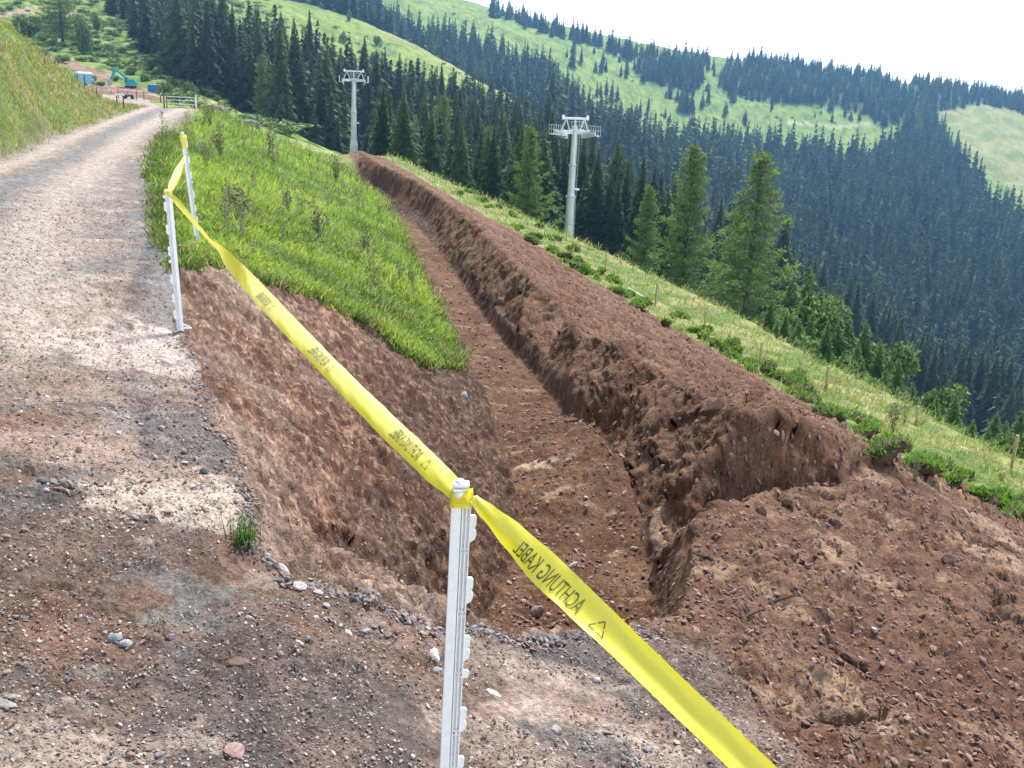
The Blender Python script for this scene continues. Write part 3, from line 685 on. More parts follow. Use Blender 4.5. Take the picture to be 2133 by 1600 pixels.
# ------------------------------------------------------------------ vegetation builders
def tris_mesh(name, cen, a, b_, mat, cols):
    """one triangle per row: centre, half-length vector a, half-width vector b_"""
    n = len(cen)
    vtx = np.stack([cen - a * 0.5 - b_, cen - a * 0.5 + b_, cen + a], 1).reshape(-1, 3)
    return np_mesh(name, vtx, np.arange(3 * n).reshape(n, 3), mat, np.repeat(cols, 3, 0))
def spruce_tris(n, h=1.0, rad=0.17, seed=0, start=0.04, size=0.03, droop=0.35, tiers=22, light=0.0, gaps=0.25, base=(.030, .058, .026), tip=(.060, .098, .036)):
    r_ = np.random.default_rng(seed)
    t = start + (1 - start) * (1 - np.sqrt(r_.random(n)) * 0.995)                # more needles low down
    prof = (1 - t) ** 0.85 * rad
    ang = r_.random(n) * 2 * np.pi
    k = np.floor(t * tiers); fr_ = t * tiers - k
    lump = 0.72 + 0.28 * np.sin(ang * (3 + (k % 3)) + k * 2.1 + seed) + 0.18 * np.sin(ang * 7 + k * 4.3)
    lump *= 1.0 - gaps * ((np.sin(k * 12.9898 + seed) * 43758.5) % 1.0)
    rr_ = np.sqrt(r_.random(n)) * 0.92 + 0.08
    rr_ = np.where(r_.random(n) < 0.65, 0.65 + 0.4 * r_.random(n), rr_)
    rad_ = prof * lump * rr_ * (1.12 - 0.35 * fr_)
    z = t * h - rad_ * droop + 0.0
    out_ = np.stack([np.cos(ang), np.sin(ang), np.zeros(n)], 1)
    cen = out_ * rad_[:, None] * h; cen[:, 2] = np.maximum(z, 0.01 * h)
    s = size * h * (0.55 + 0.9 * (1 - t)) * (0.7 + 0.6 * r_.random(n))
    a = (out_ + np.stack([r_.normal(0, .35, n), r_.normal(0, .35, n), -droop - 0.25 + r_.normal(0, .25, n)], 1)); a /= np.linalg.norm(a, axis=1)[:, None]
    sid = np.cross(a, np.stack([r_.normal(0, .6, n), r_.normal(0, .6, n), np.ones(n)], 1)); sid /= np.linalg.norm(sid, axis=1)[:, None]
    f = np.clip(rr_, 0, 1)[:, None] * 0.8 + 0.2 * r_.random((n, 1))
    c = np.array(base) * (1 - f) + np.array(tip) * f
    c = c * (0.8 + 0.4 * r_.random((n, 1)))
    # leader
    return cen, a * s[:, None], sid * s[:, None] * 0.42, c
def trunk_mesh(name, h, r0, mat, seg=7, rings=6, bend=0.0, stubs=0, seed=0):
    r_ = random.Random(seed); mb = MB(); pts = []
    for i in range(rings + 1):
        t = i / rings; pts.append((Vector((bend * math.sin(t * 3) * h, bend * t * h * 0.5, t * h)), r0 * (1 - t) ** 0.8 + r0 * 0.06))
    for (a, ra), (b_, rb) in zip(pts, pts[1:]): mb.tube(a, b_ + (b_ - a) * 0.02, ra, rb, seg)
    for i in range(stubs):
        t = 0.12 + 0.82 * i / stubs; an = r_.random() * 6.28; L_ = (1 - t) * h * r_.uniform(0.12, 0.2)
        o = Vector((0, 0, t * h)); e = o + Vector((math.cos(an) * L_, math.sin(an) * L_, -L_ * r_.uniform(0, .35)))
        mb.tube(o, e, r0 * 0.16 * (1.1 - t), r0 * 0.03, 4)
    bmesh.ops.recalc_face_normals(mb.bm, faces=mb.bm.faces)
    me = bpy.data.meshes.new(name); mb.bm.to_mesh(me); mb.bm.free(); me.materials.append(mat); return me
MAT['bark'] = plain('bark', (.085, .065, .05), 0.9, var=0.35, scale=3.0, bump=0.4)
MAT['needles'] = leaf_mat('spruce_needles', 0.25, 0.7)
MAT['larch'] = leaf_mat('larch_needles', 0.4, 0.7)
def spruce_kind(i, n, rad, size, tiers=22, base=(.030, .058, .026), tip=(.060, .098, .036), droop=.35, gaps=.25, start=.04):
    c, a, s, k = spruce_tris(n, 1.0, rad, seed=i * 7 + 3, start=start, size=size, tiers=tiers, base=base, tip=tip, droop=droop, gaps=gaps)
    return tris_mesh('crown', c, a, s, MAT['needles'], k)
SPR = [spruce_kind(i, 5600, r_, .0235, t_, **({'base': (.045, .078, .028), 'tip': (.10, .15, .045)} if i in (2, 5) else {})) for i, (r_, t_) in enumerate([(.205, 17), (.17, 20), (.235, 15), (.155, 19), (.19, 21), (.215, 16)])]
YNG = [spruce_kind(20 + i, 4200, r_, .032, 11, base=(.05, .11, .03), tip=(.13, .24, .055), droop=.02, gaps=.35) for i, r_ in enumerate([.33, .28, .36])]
TRK = [trunk_mesh('trunk', 0.97, 0.012, MAT['bark'], 6, 4, 0.0, 0, 0)]
def larch_crown(i, n, rad, size):
    r_ = np.random.default_rng(100 + i)
    # limbs first, needle tufts strung along them
    nb = 64; cens, As, Ss, Cs = [], [], [], []
    bars = []
    for k in range(nb):
        t = 0.10 + 0.88 * (k / nb) ** 0.95; an = k * 2.4 + r_.normal(0, .35)
        L_ = rad * ((1 - t) ** 0.92) * r_.uniform(0.5, 1.35) + 0.008
        if t > 0.2 and r_.random() < 0.12: L_ *= 1.3
        m_ = int(n / nb * (0.45 + 1.3 * (1 - t)))
        s_ = r_.random(m_) ** 0.7
        dx = np.array([math.cos(an), math.sin(an)])
        sag = -0.10 * s_ + 0.16 * s_ ** 2.5
        lat = r_.normal(0, 0.018 + 0.02 * s_, m_)
        c = np.stack([dx[0] * L_ * s_ - dx[1] * lat, dx[1] * L_ * s_ + dx[0] * lat, t + sag * L_ * 2.2 + r_.normal(0, 0.010, m_) - 0.012 * r_.random(m_)], 1)
        a = np.stack([dx[0] * .8 + r_.normal(0, .5, m_), dx[1] * .8 + r_.normal(0, .5, m_), r_.normal(-.25, .45, m_)], 1); a /= np.linalg.norm(a, axis=1)[:, None]
        sd_ = np.cross(a, r_.normal(0, 1, (m_, 3))); sd_ /= np.linalg.norm(sd_, axis=1)[:, None]
        sz = size * (0.6 + 0.8 * r_.random((m_, 1)))
        cens.append(c); As.append(a * sz); Ss.append(sd_ * sz * .45)
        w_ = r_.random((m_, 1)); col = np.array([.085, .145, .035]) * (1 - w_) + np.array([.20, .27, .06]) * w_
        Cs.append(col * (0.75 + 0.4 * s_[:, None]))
        bars.append((t, an, L_))
    crown = tris_mesh('crown', np.concatenate(cens), np.concatenate(As), np.concatenate(Ss), MAT['larch'], np.concatenate(Cs))
    mb = MB()
    for q in range(6):
        mb.tube((0, 0, q / 6), (0, 0, (q + 1.02) / 6), 0.016 * (1 - q / 6) ** .9 + .001, 0.016 * (1 - (q + 1) / 6) ** .9 + .001, 7)
    bmesh.ops.recalc_face_normals(mb.bm, faces=mb.bm.faces)
    tr = bpy.data.meshes.new('trunk'); mb.bm.to_mesh(tr); mb.bm.free(); tr.materials.append(MAT['bark'])
    mb = MB()
    for (t, an, L_) in bars:
        mb.tube((0, 0, t - .004), (math.cos(an) * L_ * .85, math.sin(an) * L_ * .85, t - 0.02 * L_), 0.0028 * (1.2 - t), 0.0006, 3)
    mb.bm.from_mesh(tr); bmesh.ops.recalc_face_normals(mb.bm, faces=mb.bm.faces); tr = bpy.data.meshes.new('trunk'); mb.bm.to_mesh(tr); mb.bm.free(); tr.materials.append(MAT['bark']); lm = None
    return crown, tr, lm
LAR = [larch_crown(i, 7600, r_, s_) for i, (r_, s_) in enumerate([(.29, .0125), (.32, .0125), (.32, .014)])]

def put_tree(name, x, y, h, crown, trunk, label, cat, group=None, wid=1.0, limbs=None, z=None, lean=0.0):
    z = gz(x, y) if z is None else z
    e = empty(name, (x, y, z - 0.15), label, cat, group, (lean, lean * .5, random.uniform(0, 6.28)))
    e.scale = (h * wid, h * wid, h)
    for nm, me in (('crown', crown), ('trunk', trunk), ('limbs', limbs)):
        if me is not None:
            o = link(nm, me); o.parent = e
    return e
def tree_at(px, top, Y):
    """ground spot and height of a tree whose tip shows at that photo pixel, Y metres ahead"""
    p = P(px, top, Y=Y); z = gz(p.x, p.y)
    return p.x, p.y, z, p.z - z
def build_from(lst, kinds, maker): pass

# -- larches and notable trees, each where the photograph shows it
lar = [(1450, 288, 100, 0, 1.0, 'tall yellow green larch, left one of the two big larches right of centre'),
       (1592, 300, 92, 1, 1.0, 'tall broad yellow-green larch standing right of the other big larch above the young spruces'),
       (1108, 256, 112, 2, .9, 'yellow-green larch with sparse crown directly left of the right lift tower'),
       (1020, 256, 150, 0, .95, 'green larch between the two lift towers with dark trunk showing'),
       (925, 192, 185, 1, .9, 'tall pale green larch behind the far end of the soil ridge'),
       (862, 235, 190, 2, .85, 'soft green larch right of the left lift tower'),
       (795, 205, 200, 1, .8, 'pale green larch just right of the left lift tower mast'),
       (1355, 378, 118, 2, .8, 'smaller larch leaning against dark spruces left of the two big larches'),
       (1545, 420, 110, 0, .9, 'low green larch between the two big larches'),
       (1250, 330, 150, 1, .7, 'dull green larch right behind the right lift tower'),
       (545, 108, 250, 2, .75, 'broad greyish green larch in the stand left of the left lift tower'),
       (118, -75, 330, 1, 1.3, 'broad spreading larch at the top left above the shrubs'),
       (532, 10, 420, 0, .6, 'thin larch standing alone on the edge of the left meadow')]
for px, top, Yd, k, wd, lab in lar:
    x, y, z, h = tree_at(px, top, Yd)
    c, t_, l_ = LAR[k]
    put_tree('larch_tree', x, y, max(4, min(h, 30)), c, t_, lab, 'larch tree', 'larches on the slope below the trench', wd, l_, z)

# -- spruces: candidates from hand-read tips plus woods filled at natural spacing
cand = []
hand = [(355, -30, 300), (300, -25, 330), (400, 20, 290), (430, 55, 270), (470, -5, 300), (500, 45, 270), (340, 60, 290), (520, 70, 255), (560, 105, 240), (590, 140, 225), (613, 112, 240), (640, 135, 235), (668, 150, 225),
        (690, 170, 215), (655, 215, 200), (585, 190, 212), (630, 240, 200), (705, 235, 205), (720, 190, 230), (740, 110, 330), (760, 120, 320), (793, 165, 250), (830, 113, 330), (858, 125, 330), (885, 208, 210), (897, 190, 225),
        (955, 216, 175), (970, 250, 165), (940, 140, 380), (905, 150, 350), (990, 165, 420), (1045, 165, 400), (1060, 300, 165), (1075, 200, 300), (1100, 172, 360), (1140, 320, 150), (1165, 300, 150), (1145, 190, 360),
        (1215, 330, 150), (1235, 290, 165), (1290, 278, 150), (1275, 360, 135), (1310, 330, 145), (1330, 420, 130), (1395, 380, 130), (1380, 350, 170), (1180, 250, 220), (1205, 235, 260), (1125, 240, 260), (1240, 215, 330), (1300, 300, 210),
        (1345, 335, 220), (1420, 330, 260), (1505, 400, 190), (1530, 350, 250), (1640, 440, 190), (1560, 330, 300), (1000, 250, 240), (1040, 260, 220), (960, 180, 280), (870, 180, 280), (815, 190, 290), (745, 240, 215), (765, 260, 205)]
for px, top, Yd in hand:
    x, y, z, h = tree_at(px, top, Yd)
    if h > 3: cand.append((x, y, z, min(h, 30), 'hand'))
for i in range(62):
    px = 790 + 640 * (i + random.random()) / 62; Yd = random.uniform(118, 200); top = 205 + (px - 830) * .30 + random.uniform(-45, 45)
    x, y, z, h = tree_at(px, top, Yd)
    if h > 6: cand.append((x, y, z, min(h, random.uniform(20, 29)), 'hand'))
def inside(pts, x, y):
    ins = False; n = len(pts)
    for i in range(n):
        (xi, yi), (xj, yj) = pts[i], pts[i - 1]
        if (yi > y) != (yj > y) and x < (xj - xi) * (y - yi) / (yj - yi + 1e-9) + xi: ins = not ins
    return ins
gx = []
y_ = 150.0
while y_ < 1330:
    st = 6.6 if y_ < 450 else 10.2
    x_ = -0.75 * y_
    while x_ < 0.72 * y_:
        gx.append((x_ + random.uniform(-.46, .46) * st, y_ + random.uniform(-.46, .46) * st)); x_ += st
    y_ += st * 0.95
uvc = np.array([[math.atan2(a, b_), math.log(math.hypot(a, b_))] for a, b_ in gx])
zi = tin_z(uvc[:, 0], uvc[:, 1])
hx, hy, hd = project(np.column_stack([np.array(gx), zi]))
dens = fbm(np.column_stack([np.array(gx), zi * 0]), 70, 3, seed=70)
occl = 0
for i, (x, y) in enumerate(gx):
    if not (-150 < hx[i] < 2300 and -90 < hy[i] < 1350): continue
    dd = math.exp(uvc[i, 1]); k_ = None
    for k, (pp, da, db) in forest_polys.items():
        if da < dd < db and inside(pp, hx[i], hy[i]): k_ = k; break
    if k_ is None: continue
    if 690 < hx[i] < 785 and dd < 215: continue
    z = ground_far(x, y); h = random.uniform(15, 25) * (0.85 if k_ in ('R', 'R2') else 1.0)
    if k_ == 'C': h = random.uniform(19, 34)
    if k_ == 'A': h = random.uniform(17, 26) if dd < 330 and hx[i] < 1250 else random.uniform(10, 16.5)
    if random.random() < .15: h *= .7
    # keep the slice the camera can see past the edge of the near slope
    top = Vector((x, y, z + h * .9)); dv = top - Vector((0, 0, EYE))
    if near_bvh.ray_cast(Vector((0, 0, EYE)), dv.normalized(), dv.length - 5)[0] is not None: continue
    cand.append((x, y, z, h, k_))
# skyline and single trees on the far meadows
ridge = [(1022, 26), (1060, 38), (1100, 52), (1150, 68), (1200, 84), (1250, 98), (1300, 110), (1335, 120), (1380, 128), (1430, 136), (1480, 140), (1540, 140), (1600, 132)]
def far_spot(px, py):
    r_ = ray(px, py).normalized(); h = far_bvh.ray_cast(Vector((0, 0, EYE)), r_)
    return h[0]
for i in range(150):
    t = random.random() * (len(ridge) - 1); j = int(t); f = t - j
    px = ridge[j][0] * (1 - f) + ridge[j + 1][0] * f; py = ridge[j][1] * (1 - f) + ridge[j + 1][1] * f
    if px > 1330 and random.random() < .45: continue
    s = far_spot(px, py + random.uniform(2, 12))
    if s is None: continue
    x, y = s.x * random.uniform(1.0, 1.02), s.y * random.uniform(1.0, 1.03)
    cand.append((x, y, ground_far(x, y), random.uniform(13, 24), 'sky'))
for px, py, h in [(1192, 142, 24), (1240, 150, 13), (1252, 152, 16), (1262, 150, 12), (1418, 232, 26), (1428, 236, 28), (1440, 234, 26), (1475, 214, 18), (1462, 225, 18), (1525, 214, 16), (1530, 210, 14), (1546, 196, 22), (1340, 170, 22), (1360, 168, 24), (1372, 166, 25), (1345, 140, 26),
                  (1400, 150, 28), (1410, 152, 22), (1450, 160, 24), (1300, 122, 24), (1310, 126, 26), (1330, 150, 24), (1120, 155, 18), (1135, 165, 16), (1152, 175, 20), (1170, 195, 18), (1385, 245, 10), (1660, 215, 20), (1500, 178, 22), (1515, 172, 24), (1580, 205, 16), (1730, 230, 18), (1790, 250, 12),
                  (1590, 185, 24), (1610, 190, 22), (1630, 195, 22), (1690, 215, 20), (1835, 240, 10), (1870, 225, 18), (1350, 230, 14), (2120, 232, 22), (2145, 235, 24), (2133, 238, 20), (1285, 210, 15), (1395, 205, 14)]:
    s = far_spot(px, py)
    if s is not None: cand.append((s.x, s.y, s.z, h, 'lone'))
for i in range(420):
    px, py = random.uniform(1180, 1890), random.uniform(110, 262)
    if math.sin(px * .031 + 1.3) * math.cos(py * .06) + random.uniform(-.5, .5) < .35 and i > 60: continue
    s = far_spot(px, py)
    if s is not None and s.y > 700 and random.random() < 0.8: cand.append((s.x, s.y, s.z, random.uniform(6, 20), 'lone'))
cand.sort(key=lambda c: -c[3] / math.hypot(c[0], c[1]))
# individuals: the 285 that show largest
def whereis(px, py, d_, k_, h):
    size = 'tall' if h > 21 else ('medium' if h > 16 else 'small')
    if k_ == 'C' or px > 1500:
        band = 'top edge' if py < 420 else ('upper part' if py < 560 else ('middle' if py < 720 else 'lowest visible part'))
        side = 'behind the two big larches' if px < 1660 else ('right of both big larches' if px < 1850 else 'at the right edge')
        return f'{size} hazy spruce, {band} of the valley forest, {side}'
    spot = ('above the building site' if px < 330 else 'above the road gate' if px < 480 else 'in the stand above the trench slope' if px < 620 else
            'close left of the left lift tower' if px < 735 else 'close right of the left lift tower' if px < 850 else 'behind the crest of the soil ridge' if px < 960 else
            'midway between the two lift towers' if px < 1080 else 'close left of the right lift tower' if px < 1185 else 'close right of the right lift tower' if px < 1330 else 'left of the two big larches')
    row = 'front row' if d_ < 190 else ('second row' if d_ < 240 else ('middle rows' if d_ < 320 else 'back rows'))
    return f'{size} dark spruce {spot}, {row}'
NI = 285
tops = np.array([[c[0], c[1], c[2] + c[3]] for c in cand]); tx, ty, _ = project(tops)
for i, (x, y, z, h, k_) in enumerate(cand[:NI]):
    d_ = math.hypot(x, y)
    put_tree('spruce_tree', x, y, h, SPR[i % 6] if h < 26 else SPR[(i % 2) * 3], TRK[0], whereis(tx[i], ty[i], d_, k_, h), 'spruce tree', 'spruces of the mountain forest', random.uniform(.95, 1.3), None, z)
# the remaining thousands as one mass
LOW = [spruce_tris(300, 1.0, r_, seed=300 + i, size=.066, tiers=12) for i, r_ in enumerate([.20, .17, .225, .155, .21, .185])]
cc, aa, bb, kk = [], [], [], []
for i, (x, y, z, h, k_) in enumerate(cand[NI:]):
    c, a, s, k = LOW[i % 6]; w_ = random.uniform(.85, 1.2); an = random.uniform(0, 6.28)
    rot = np.array([[math.cos(an), -math.sin(an), 0], [math.sin(an), math.cos(an), 0], [0, 0, 1]]).T * np.array([1, 1, 1])
    sc_ = np.array([h * w_, h * w_, h])
    cc.append((c @ rot) * sc_ + [x, y, z]); aa.append((a @ rot) * sc_); bb.append((s @ rot) * sc_)
    tone = random.uniform(.35, 1.35); kk.append(k * tone * (np.array([1.5, 1.45, 1.0]) if random.random() < .12 else 1))
tag(link('distant_forest', tris_mesh('distant_forest', np.concatenate(cc), np.concatenate(aa), np.concatenate(bb), MAT['needles'], np.concatenate(kk))),
    'hazy blue-green conifer forest covering the far mountainside', 'forest', kind='stuff')
print('trees', len(cand))

# -- young bright spruces just below the edge of the grass strip
ypos = [(1655, 560, 62), (1690, 545, 70), (1715, 590, 66), (1745, 615, 62), (1770, 630, 66), (1808, 658, 58), (1790, 700, 52), (1838, 700, 56), (1875, 740, 54), (1850, 760, 48), (1728, 660, 55), (1695, 640, 50), (1668, 655, 46), (1640, 640, 50),
        (1905, 790, 50), (1800, 740, 44), (1955, 815, 48), (1995, 810, 50), (2030, 865, 46), (1930, 840, 42), (2062, 885, 50), (1760, 720, 42), (2100, 870, 60), (2133, 850, 62), (2010, 880, 40), (1610, 610, 56), (1990, 850, 62), (2080, 850, 70), (1620, 660, 42), (2125, 905, 40)]
for i, (px, top, Yd) in enumerate(ypos):
    x, y, z, h = tree_at(px, top, Yd)
    h = max(1.8, min(h, 9))
    side = 'under the two big larches' if px < 1670 else ('right of the big larches' if px < 1760 else ('above the grass strip stakes' if px < 1900 else 'at the right edge above the turf clods'))
    put_tree('young_spruce', x, y, h, YNG[i % 3], TRK[0], f'{"taller" if h > 5.5 else "low"} bright green young spruce {side}, {"nearer" if Yd < 50 else "farther"}', 'young spruce', 'young spruces below the grass strip', random.uniform(.95, 1.2), None, P(px, top, Y=Yd).z - h)

# ------------------------------------------------------------------ grass, stones and crumbs on the near ground
gx_, gy_, gdep = project(Pd)
seen = (gx_ > -120) & (gx_ < 2260) & (gy_ > -60) & (gy_ < 1750) & (gdep > 0)
def pick(mask, n, seed, power=0.0):
    r_ = np.random.default_rng(seed); ids = np.nonzero(mask & seen)[0]
    if len(ids) == 0: return ids
    if power:
        w_ = d[ids] ** power; w_ /= w_.sum(); return r_.choice(ids, n, p=w_)
    return r_.choice(ids, n)
def jit(ids, seed):
    r_ = np.random.default_rng(seed); p = Pd[ids].copy(); s_ = (d[ids] * 0.005)[:, None]
    p[:, :2] += r_.normal(0, 1, (len(ids), 2)) * s_; return p
def blades(name, ids, hgt, seed, c0, c1, dryc=None, dry=0.0, wid=1.0, clump=1.0, lean=0.45):
    r_ = np.random.default_rng(seed); p = jit(ids, seed); n = len(ids); dd = d[ids]
    cl = fbm(p * [1, 1, 0], 0.5, 3, seed=seed) * clump; c2 = fbm(p * [1, 1, 0], 2.4, 3, seed=seed + 5)
    hh = hgt * (0.4 + 1.0 * r_.random(n) ** 1.6) * (1 + cl * 2.2) * (1 + dd / 90); hh = np.maximum(hh, hgt * .3)
    ww = (0.0022 + dd * 0.00055) * wid * (0.7 + 0.6 * r_.random(n))
    an = r_.random(n) * 2 * np.pi; ln = r_.normal(0, lean, (n, 2)) + np.array([0.22, -0.1])
    upv = np.stack([ln[:, 0], ln[:, 1], np.ones(n)], 1); upv /= np.linalg.norm(upv, axis=1)[:, None]
    sd_ = np.stack([np.cos(an), np.sin(an), np.zeros(n)], 1)
    base = p - [0, 0, 0.02]; mid = base + upv * (hh * .55)[:, None]; drp = upv + np.stack([ln[:, 0] * .8, ln[:, 1] * .8, np.full(n, -.25)], 1)
    tip = mid + drp * (hh * .5)[:, None]; w2 = sd_ * ww[:, None]
    vt = np.stack([base - w2, base + w2, mid - w2 * .8, mid + w2 * .8, tip], 1).reshape(-1, 3)
    o = (np.arange(n) * 5)[:, None]
    fc = np.concatenate([o + [0, 1, 3], o + [0, 3, 2], o + [2, 3, 4]], 0)
    t = sstep(-.25, .3, c2 + r_.normal(0, .15, n))[:, None]; c = np.array(c0) * (1 - t) + np.array(c1) * t
    if dryc is not None:
        m_ = (r_.random(n) < dry * (0.6 + 1.6 * sstep(-.1, .25, -c2 + 0.5 * cl)))[:, None]; c = np.where(m_, np.array(dryc), c)
    c = c * (0.75 + 0.5 * r_.random((n, 1)))
    cv = np.repeat(c, 5, 0); cv = cv.reshape(n, 5, 3); cv = cv.reshape(-1, 3)
    return link(name, np_mesh(name, vt, fc, MAT['blade'], cv))
GL0, GL1 = (.11, .22, .025), (.36, .47, .075)
tag(blades('grass', pick(z_gl & (d < 20), 80000, 1), 0.095, 5, GL0, GL1, (.34, .30, .15), .16), 'lush green grass on the slope between road and trench', 'grass', kind='stuff')
tag(blades('grass', pick(z_gl & (d >= 20), 45000, 2), 0.13, 6, GL0, GL1, (.30, .26, .13), .10, .7), 'shorter-looking green grass on the far part of the trench slope', 'grass', kind='stuff')
tag(blades('grass', pick(z_bank & (bn < .22), 90000, 3), 0.075, 7, (.12, .20, .03), (.22, .29, .05), (.38, .32, .15), .30, .55), 'mixed green and straw-coloured grass on the bank left of the road', 'grass', kind='stuff')
rt_edge = interp_line(L['toe'], v)
tag(blades('grass', pick(z_strip & (u > rt_edge), 80000, 4), 0.12, 8, (.14, .24, .035), (.25, .33, .07), (.42, .36, .18), .26, .65), 'straw-tipped meadow grass on the strip right of the soil heaps', 'grass', kind='stuff')
# tufts hanging over the edge of the cut and creeping onto the road
zrng = np.random.default_rng(44)
edge_near = w(z_gl, 8); fr_m = (edge_near > 0.03) & (edge_near < 0.6) & ~z_cut & ((zone == 0) | z_gl) & (d < 30)
tag(blades('grass', pick(fr_m, 14000, 9), 0.10, 10, (.08, .16, .025), (.15, .24, .05), (.28, .22, .11), .15), 'ragged fringe of grass along the road verge and cut edge', 'grass', kind='stuff')

# rocks ---------------------------------------------------------------
def rock_variants(n, seed, sub=1, flat=0.6):
    out_ = []; r_ = np.random.default_rng(seed)
    for i in range(n):
        bm = bmesh.new(); bmesh.ops.create_icosphere(bm, subdivisions=sub, radius=1.0)
        vv_ = np.array([v_.co[:] for v_ in bm.verts]); ff = np.array([[q.index for q in f.verts] for f in bm.faces]); bm.free()
        for k in range(5):                                     # knock flats off
            nrm = r_.normal(0, 1, 3); nrm /= np.linalg.norm(nrm); lim = r_.uniform(.45, .8)
            dd_ = vv_ @ nrm; vv_ -= np.outer(np.maximum(dd_ - lim, 0), nrm)
        vv_ *= [r_.uniform(.75, 1.3), r_.uniform(.6, 1.0), flat * r_.uniform(.6, 1.2)]
        out_.append((vv_, ff))
    return out_
RV = rock_variants(10, 5)
def scatter_rocks(name, ids, smin, smax, seed, pal, mat, powr=3.0, flat=1.0, far_grow=0.0, variants=RV):
    r_ = np.random.default_rng(seed); p = jit(ids, seed); n = len(ids); V_, F_, C_ = [], [], []; off = 0
    s_ = smin + (smax - smin) * r_.random(n) ** powr; s_ = s_ * (1 + far_grow * d[ids])
    kind = r_.integers(0, len(variants), n); nn = NV[ids]
    for k in range(len(variants)):
        sel = np.nonzero(kind == k)[0]; vv_, ff = variants[k]; m_ = len(sel)
        if not m_: continue
        an = r_.random(m_) * 6.283; ca, sa = np.cos(an), np.sin(an)
        x_ = vv_[None, :, 0] * ca[:, None] - vv_[None, :, 1] * sa[:, None]; y_ = vv_[None, :, 0] * sa[:, None] + vv_[None, :, 1] * ca[:, None]
        z_ = np.broadcast_to(vv_[None, :, 2] * flat, x_.shape)
        q = np.stack([x_, y_, z_], -1) * s_[sel][:, None, None]
        # lie along the ground
        nz = nn[sel]; q[..., 2] += -(q[..., 0] * nz[:, None, 0] + q[..., 1] * nz[:, None, 1]) / np.maximum(nz[:, None, 2], .8)
        q += (p[sel] + np.array([0, 0, 1]) * (s_[sel] * 0.16 * flat)[:, None])[:, None, :]
        V_.append(q.reshape(-1, 3)); F_.append((ff[None] + (np.arange(m_) * len(vv_))[:, None, None] + off).reshape(-1, 3)); off += m_ * len(vv_)
        c = np.array(pal)[r_.integers(0, len(pal), m_)] * (0.75 + .5 * r_.random((m_, 1)))
        C_.append(np.repeat(c, len(vv_), 0))
    return link(name, np_mesh(name, np.concatenate(V_), np.concatenate(F_), mat, np.concatenate(C_), False))
m, nt, b, out = new_mat('stone'); at = N(nt, 'ShaderNodeAttribute'); at.attribute_name = 'Col'
tc = N(nt, 'ShaderNodeTexCoord'); nz_ = N(nt, 'ShaderNodeTexNoise', Scale=90.0, Detail=6.0); nt.links.new(tc.outputs['Object'], nz_.inputs['Vector'])
mr = N(nt, 'ShaderNodeMapRange'); mr.inputs[1].default_value = .3; mr.inputs[2].default_value = .7; mr.inputs[3].default_value = .7; mr.inputs[4].default_value = 1.3
nt.links.new(nz_.outputs['Fac'], mr.inputs[0]); sc = N(nt, 'ShaderNodeVectorMath', operation='SCALE'); nt.links.new(at.outputs['Color'], sc.inputs[0]); nt.links.new(mr.outputs[0], sc.inputs['Scale'])
nt.links.new(sc.outputs[0], b.inputs['Base Color']); b.inputs['Roughness'].default_value = .85; b.inputs['Specular IOR Level'].default_value = .3
bp = N(nt, 'ShaderNodeBump', Strength=.5, Distance=.004); nt.links.new(nz_.outputs['Fac'], bp.inputs['Height']); nt.links.new(bp.outputs[0], b.inputs['Normal'])
MAT['stone'] = m
GREYS = [(.27, .22, .20), (.18, .155, .15), (.36, .29, .26), (.14, .12, .115), (.25, .165, .13), (.50, .42, .38), (.21, .135, .11), (.24, .23, .235), (.20, .13, .10)]
BROWNS = [(.19, .115, .085), (.24, .155, .12), (.15, .085, .062), (.28, .19, .15), (.20, .13, .11)]
gden = fbm(Ps, 0.8, 3, seed=80); dden = (zone == 0) & (d < 14)
tag(scatter_rocks('gravel', pick(dden & (gden > -0.35), 40000, 12), .0016, .0070, 13, GREYS, MAT['stone'], 2.2, 1, .09), 'loose grey and pinkish gravel scattered over road and verge', 'gravel', kind='stuff')
tag(scatter_rocks('gravel', pick(dden & (gden > 0.0) & (d < 6), 1300, 14), .007, .024, 15, GREYS, MAT['stone'], 3.0, 1, .0), 'coarser broken stones strewn on the near ground', 'gravel', kind='stuff')
tag(scatter_rocks('soil_crumbs', pick((zone >= 3) & (zone <= 5) & (d < 22), 24000, 16), .003, .020, 17, BROWNS, MAT['stone'], 3.6, 1.2, .045), 'brown crumbs and small clods covering the soil heaps', 'soil crumbs', kind='stuff')
tag(scatter_rocks('soil_crumbs', pick((zone == 1) & (d < 30), 5000, 18), .004, .022, 19, BROWNS + [(.36, .27, .22)], MAT['stone'], 3.2, 1.0, .04), 'brown crumbs lying on the trench floor', 'soil crumbs', kind='stuff')
tag(scatter_rocks('soil_crumbs', pick((zone == 2) & (Nn[:, 2] > .4) & (d < 14), 4500, 20), .003, .011, 21, BROWNS + [(.40, .29, .24)], MAT['stone'], 2.5, 1.0, .05), 'small flakes of rock clinging to the cut wall', 'soil crumbs', kind='stuff')
rim_m = (w(z_cut, 6) > .03) & (zone == 0) & (d < 8)
tag(scatter_rocks('gravel', pick(rim_m, 2600, 22), .005, .020, 23, [(.17, .16, .165), (.22, .20, .20), (.28, .24, .23), (.19, .13, .11)], MAT['stone'], 2.5, 1, 0), 'dark crumbly gravel along the lip of the cut', 'gravel', kind='stuff')

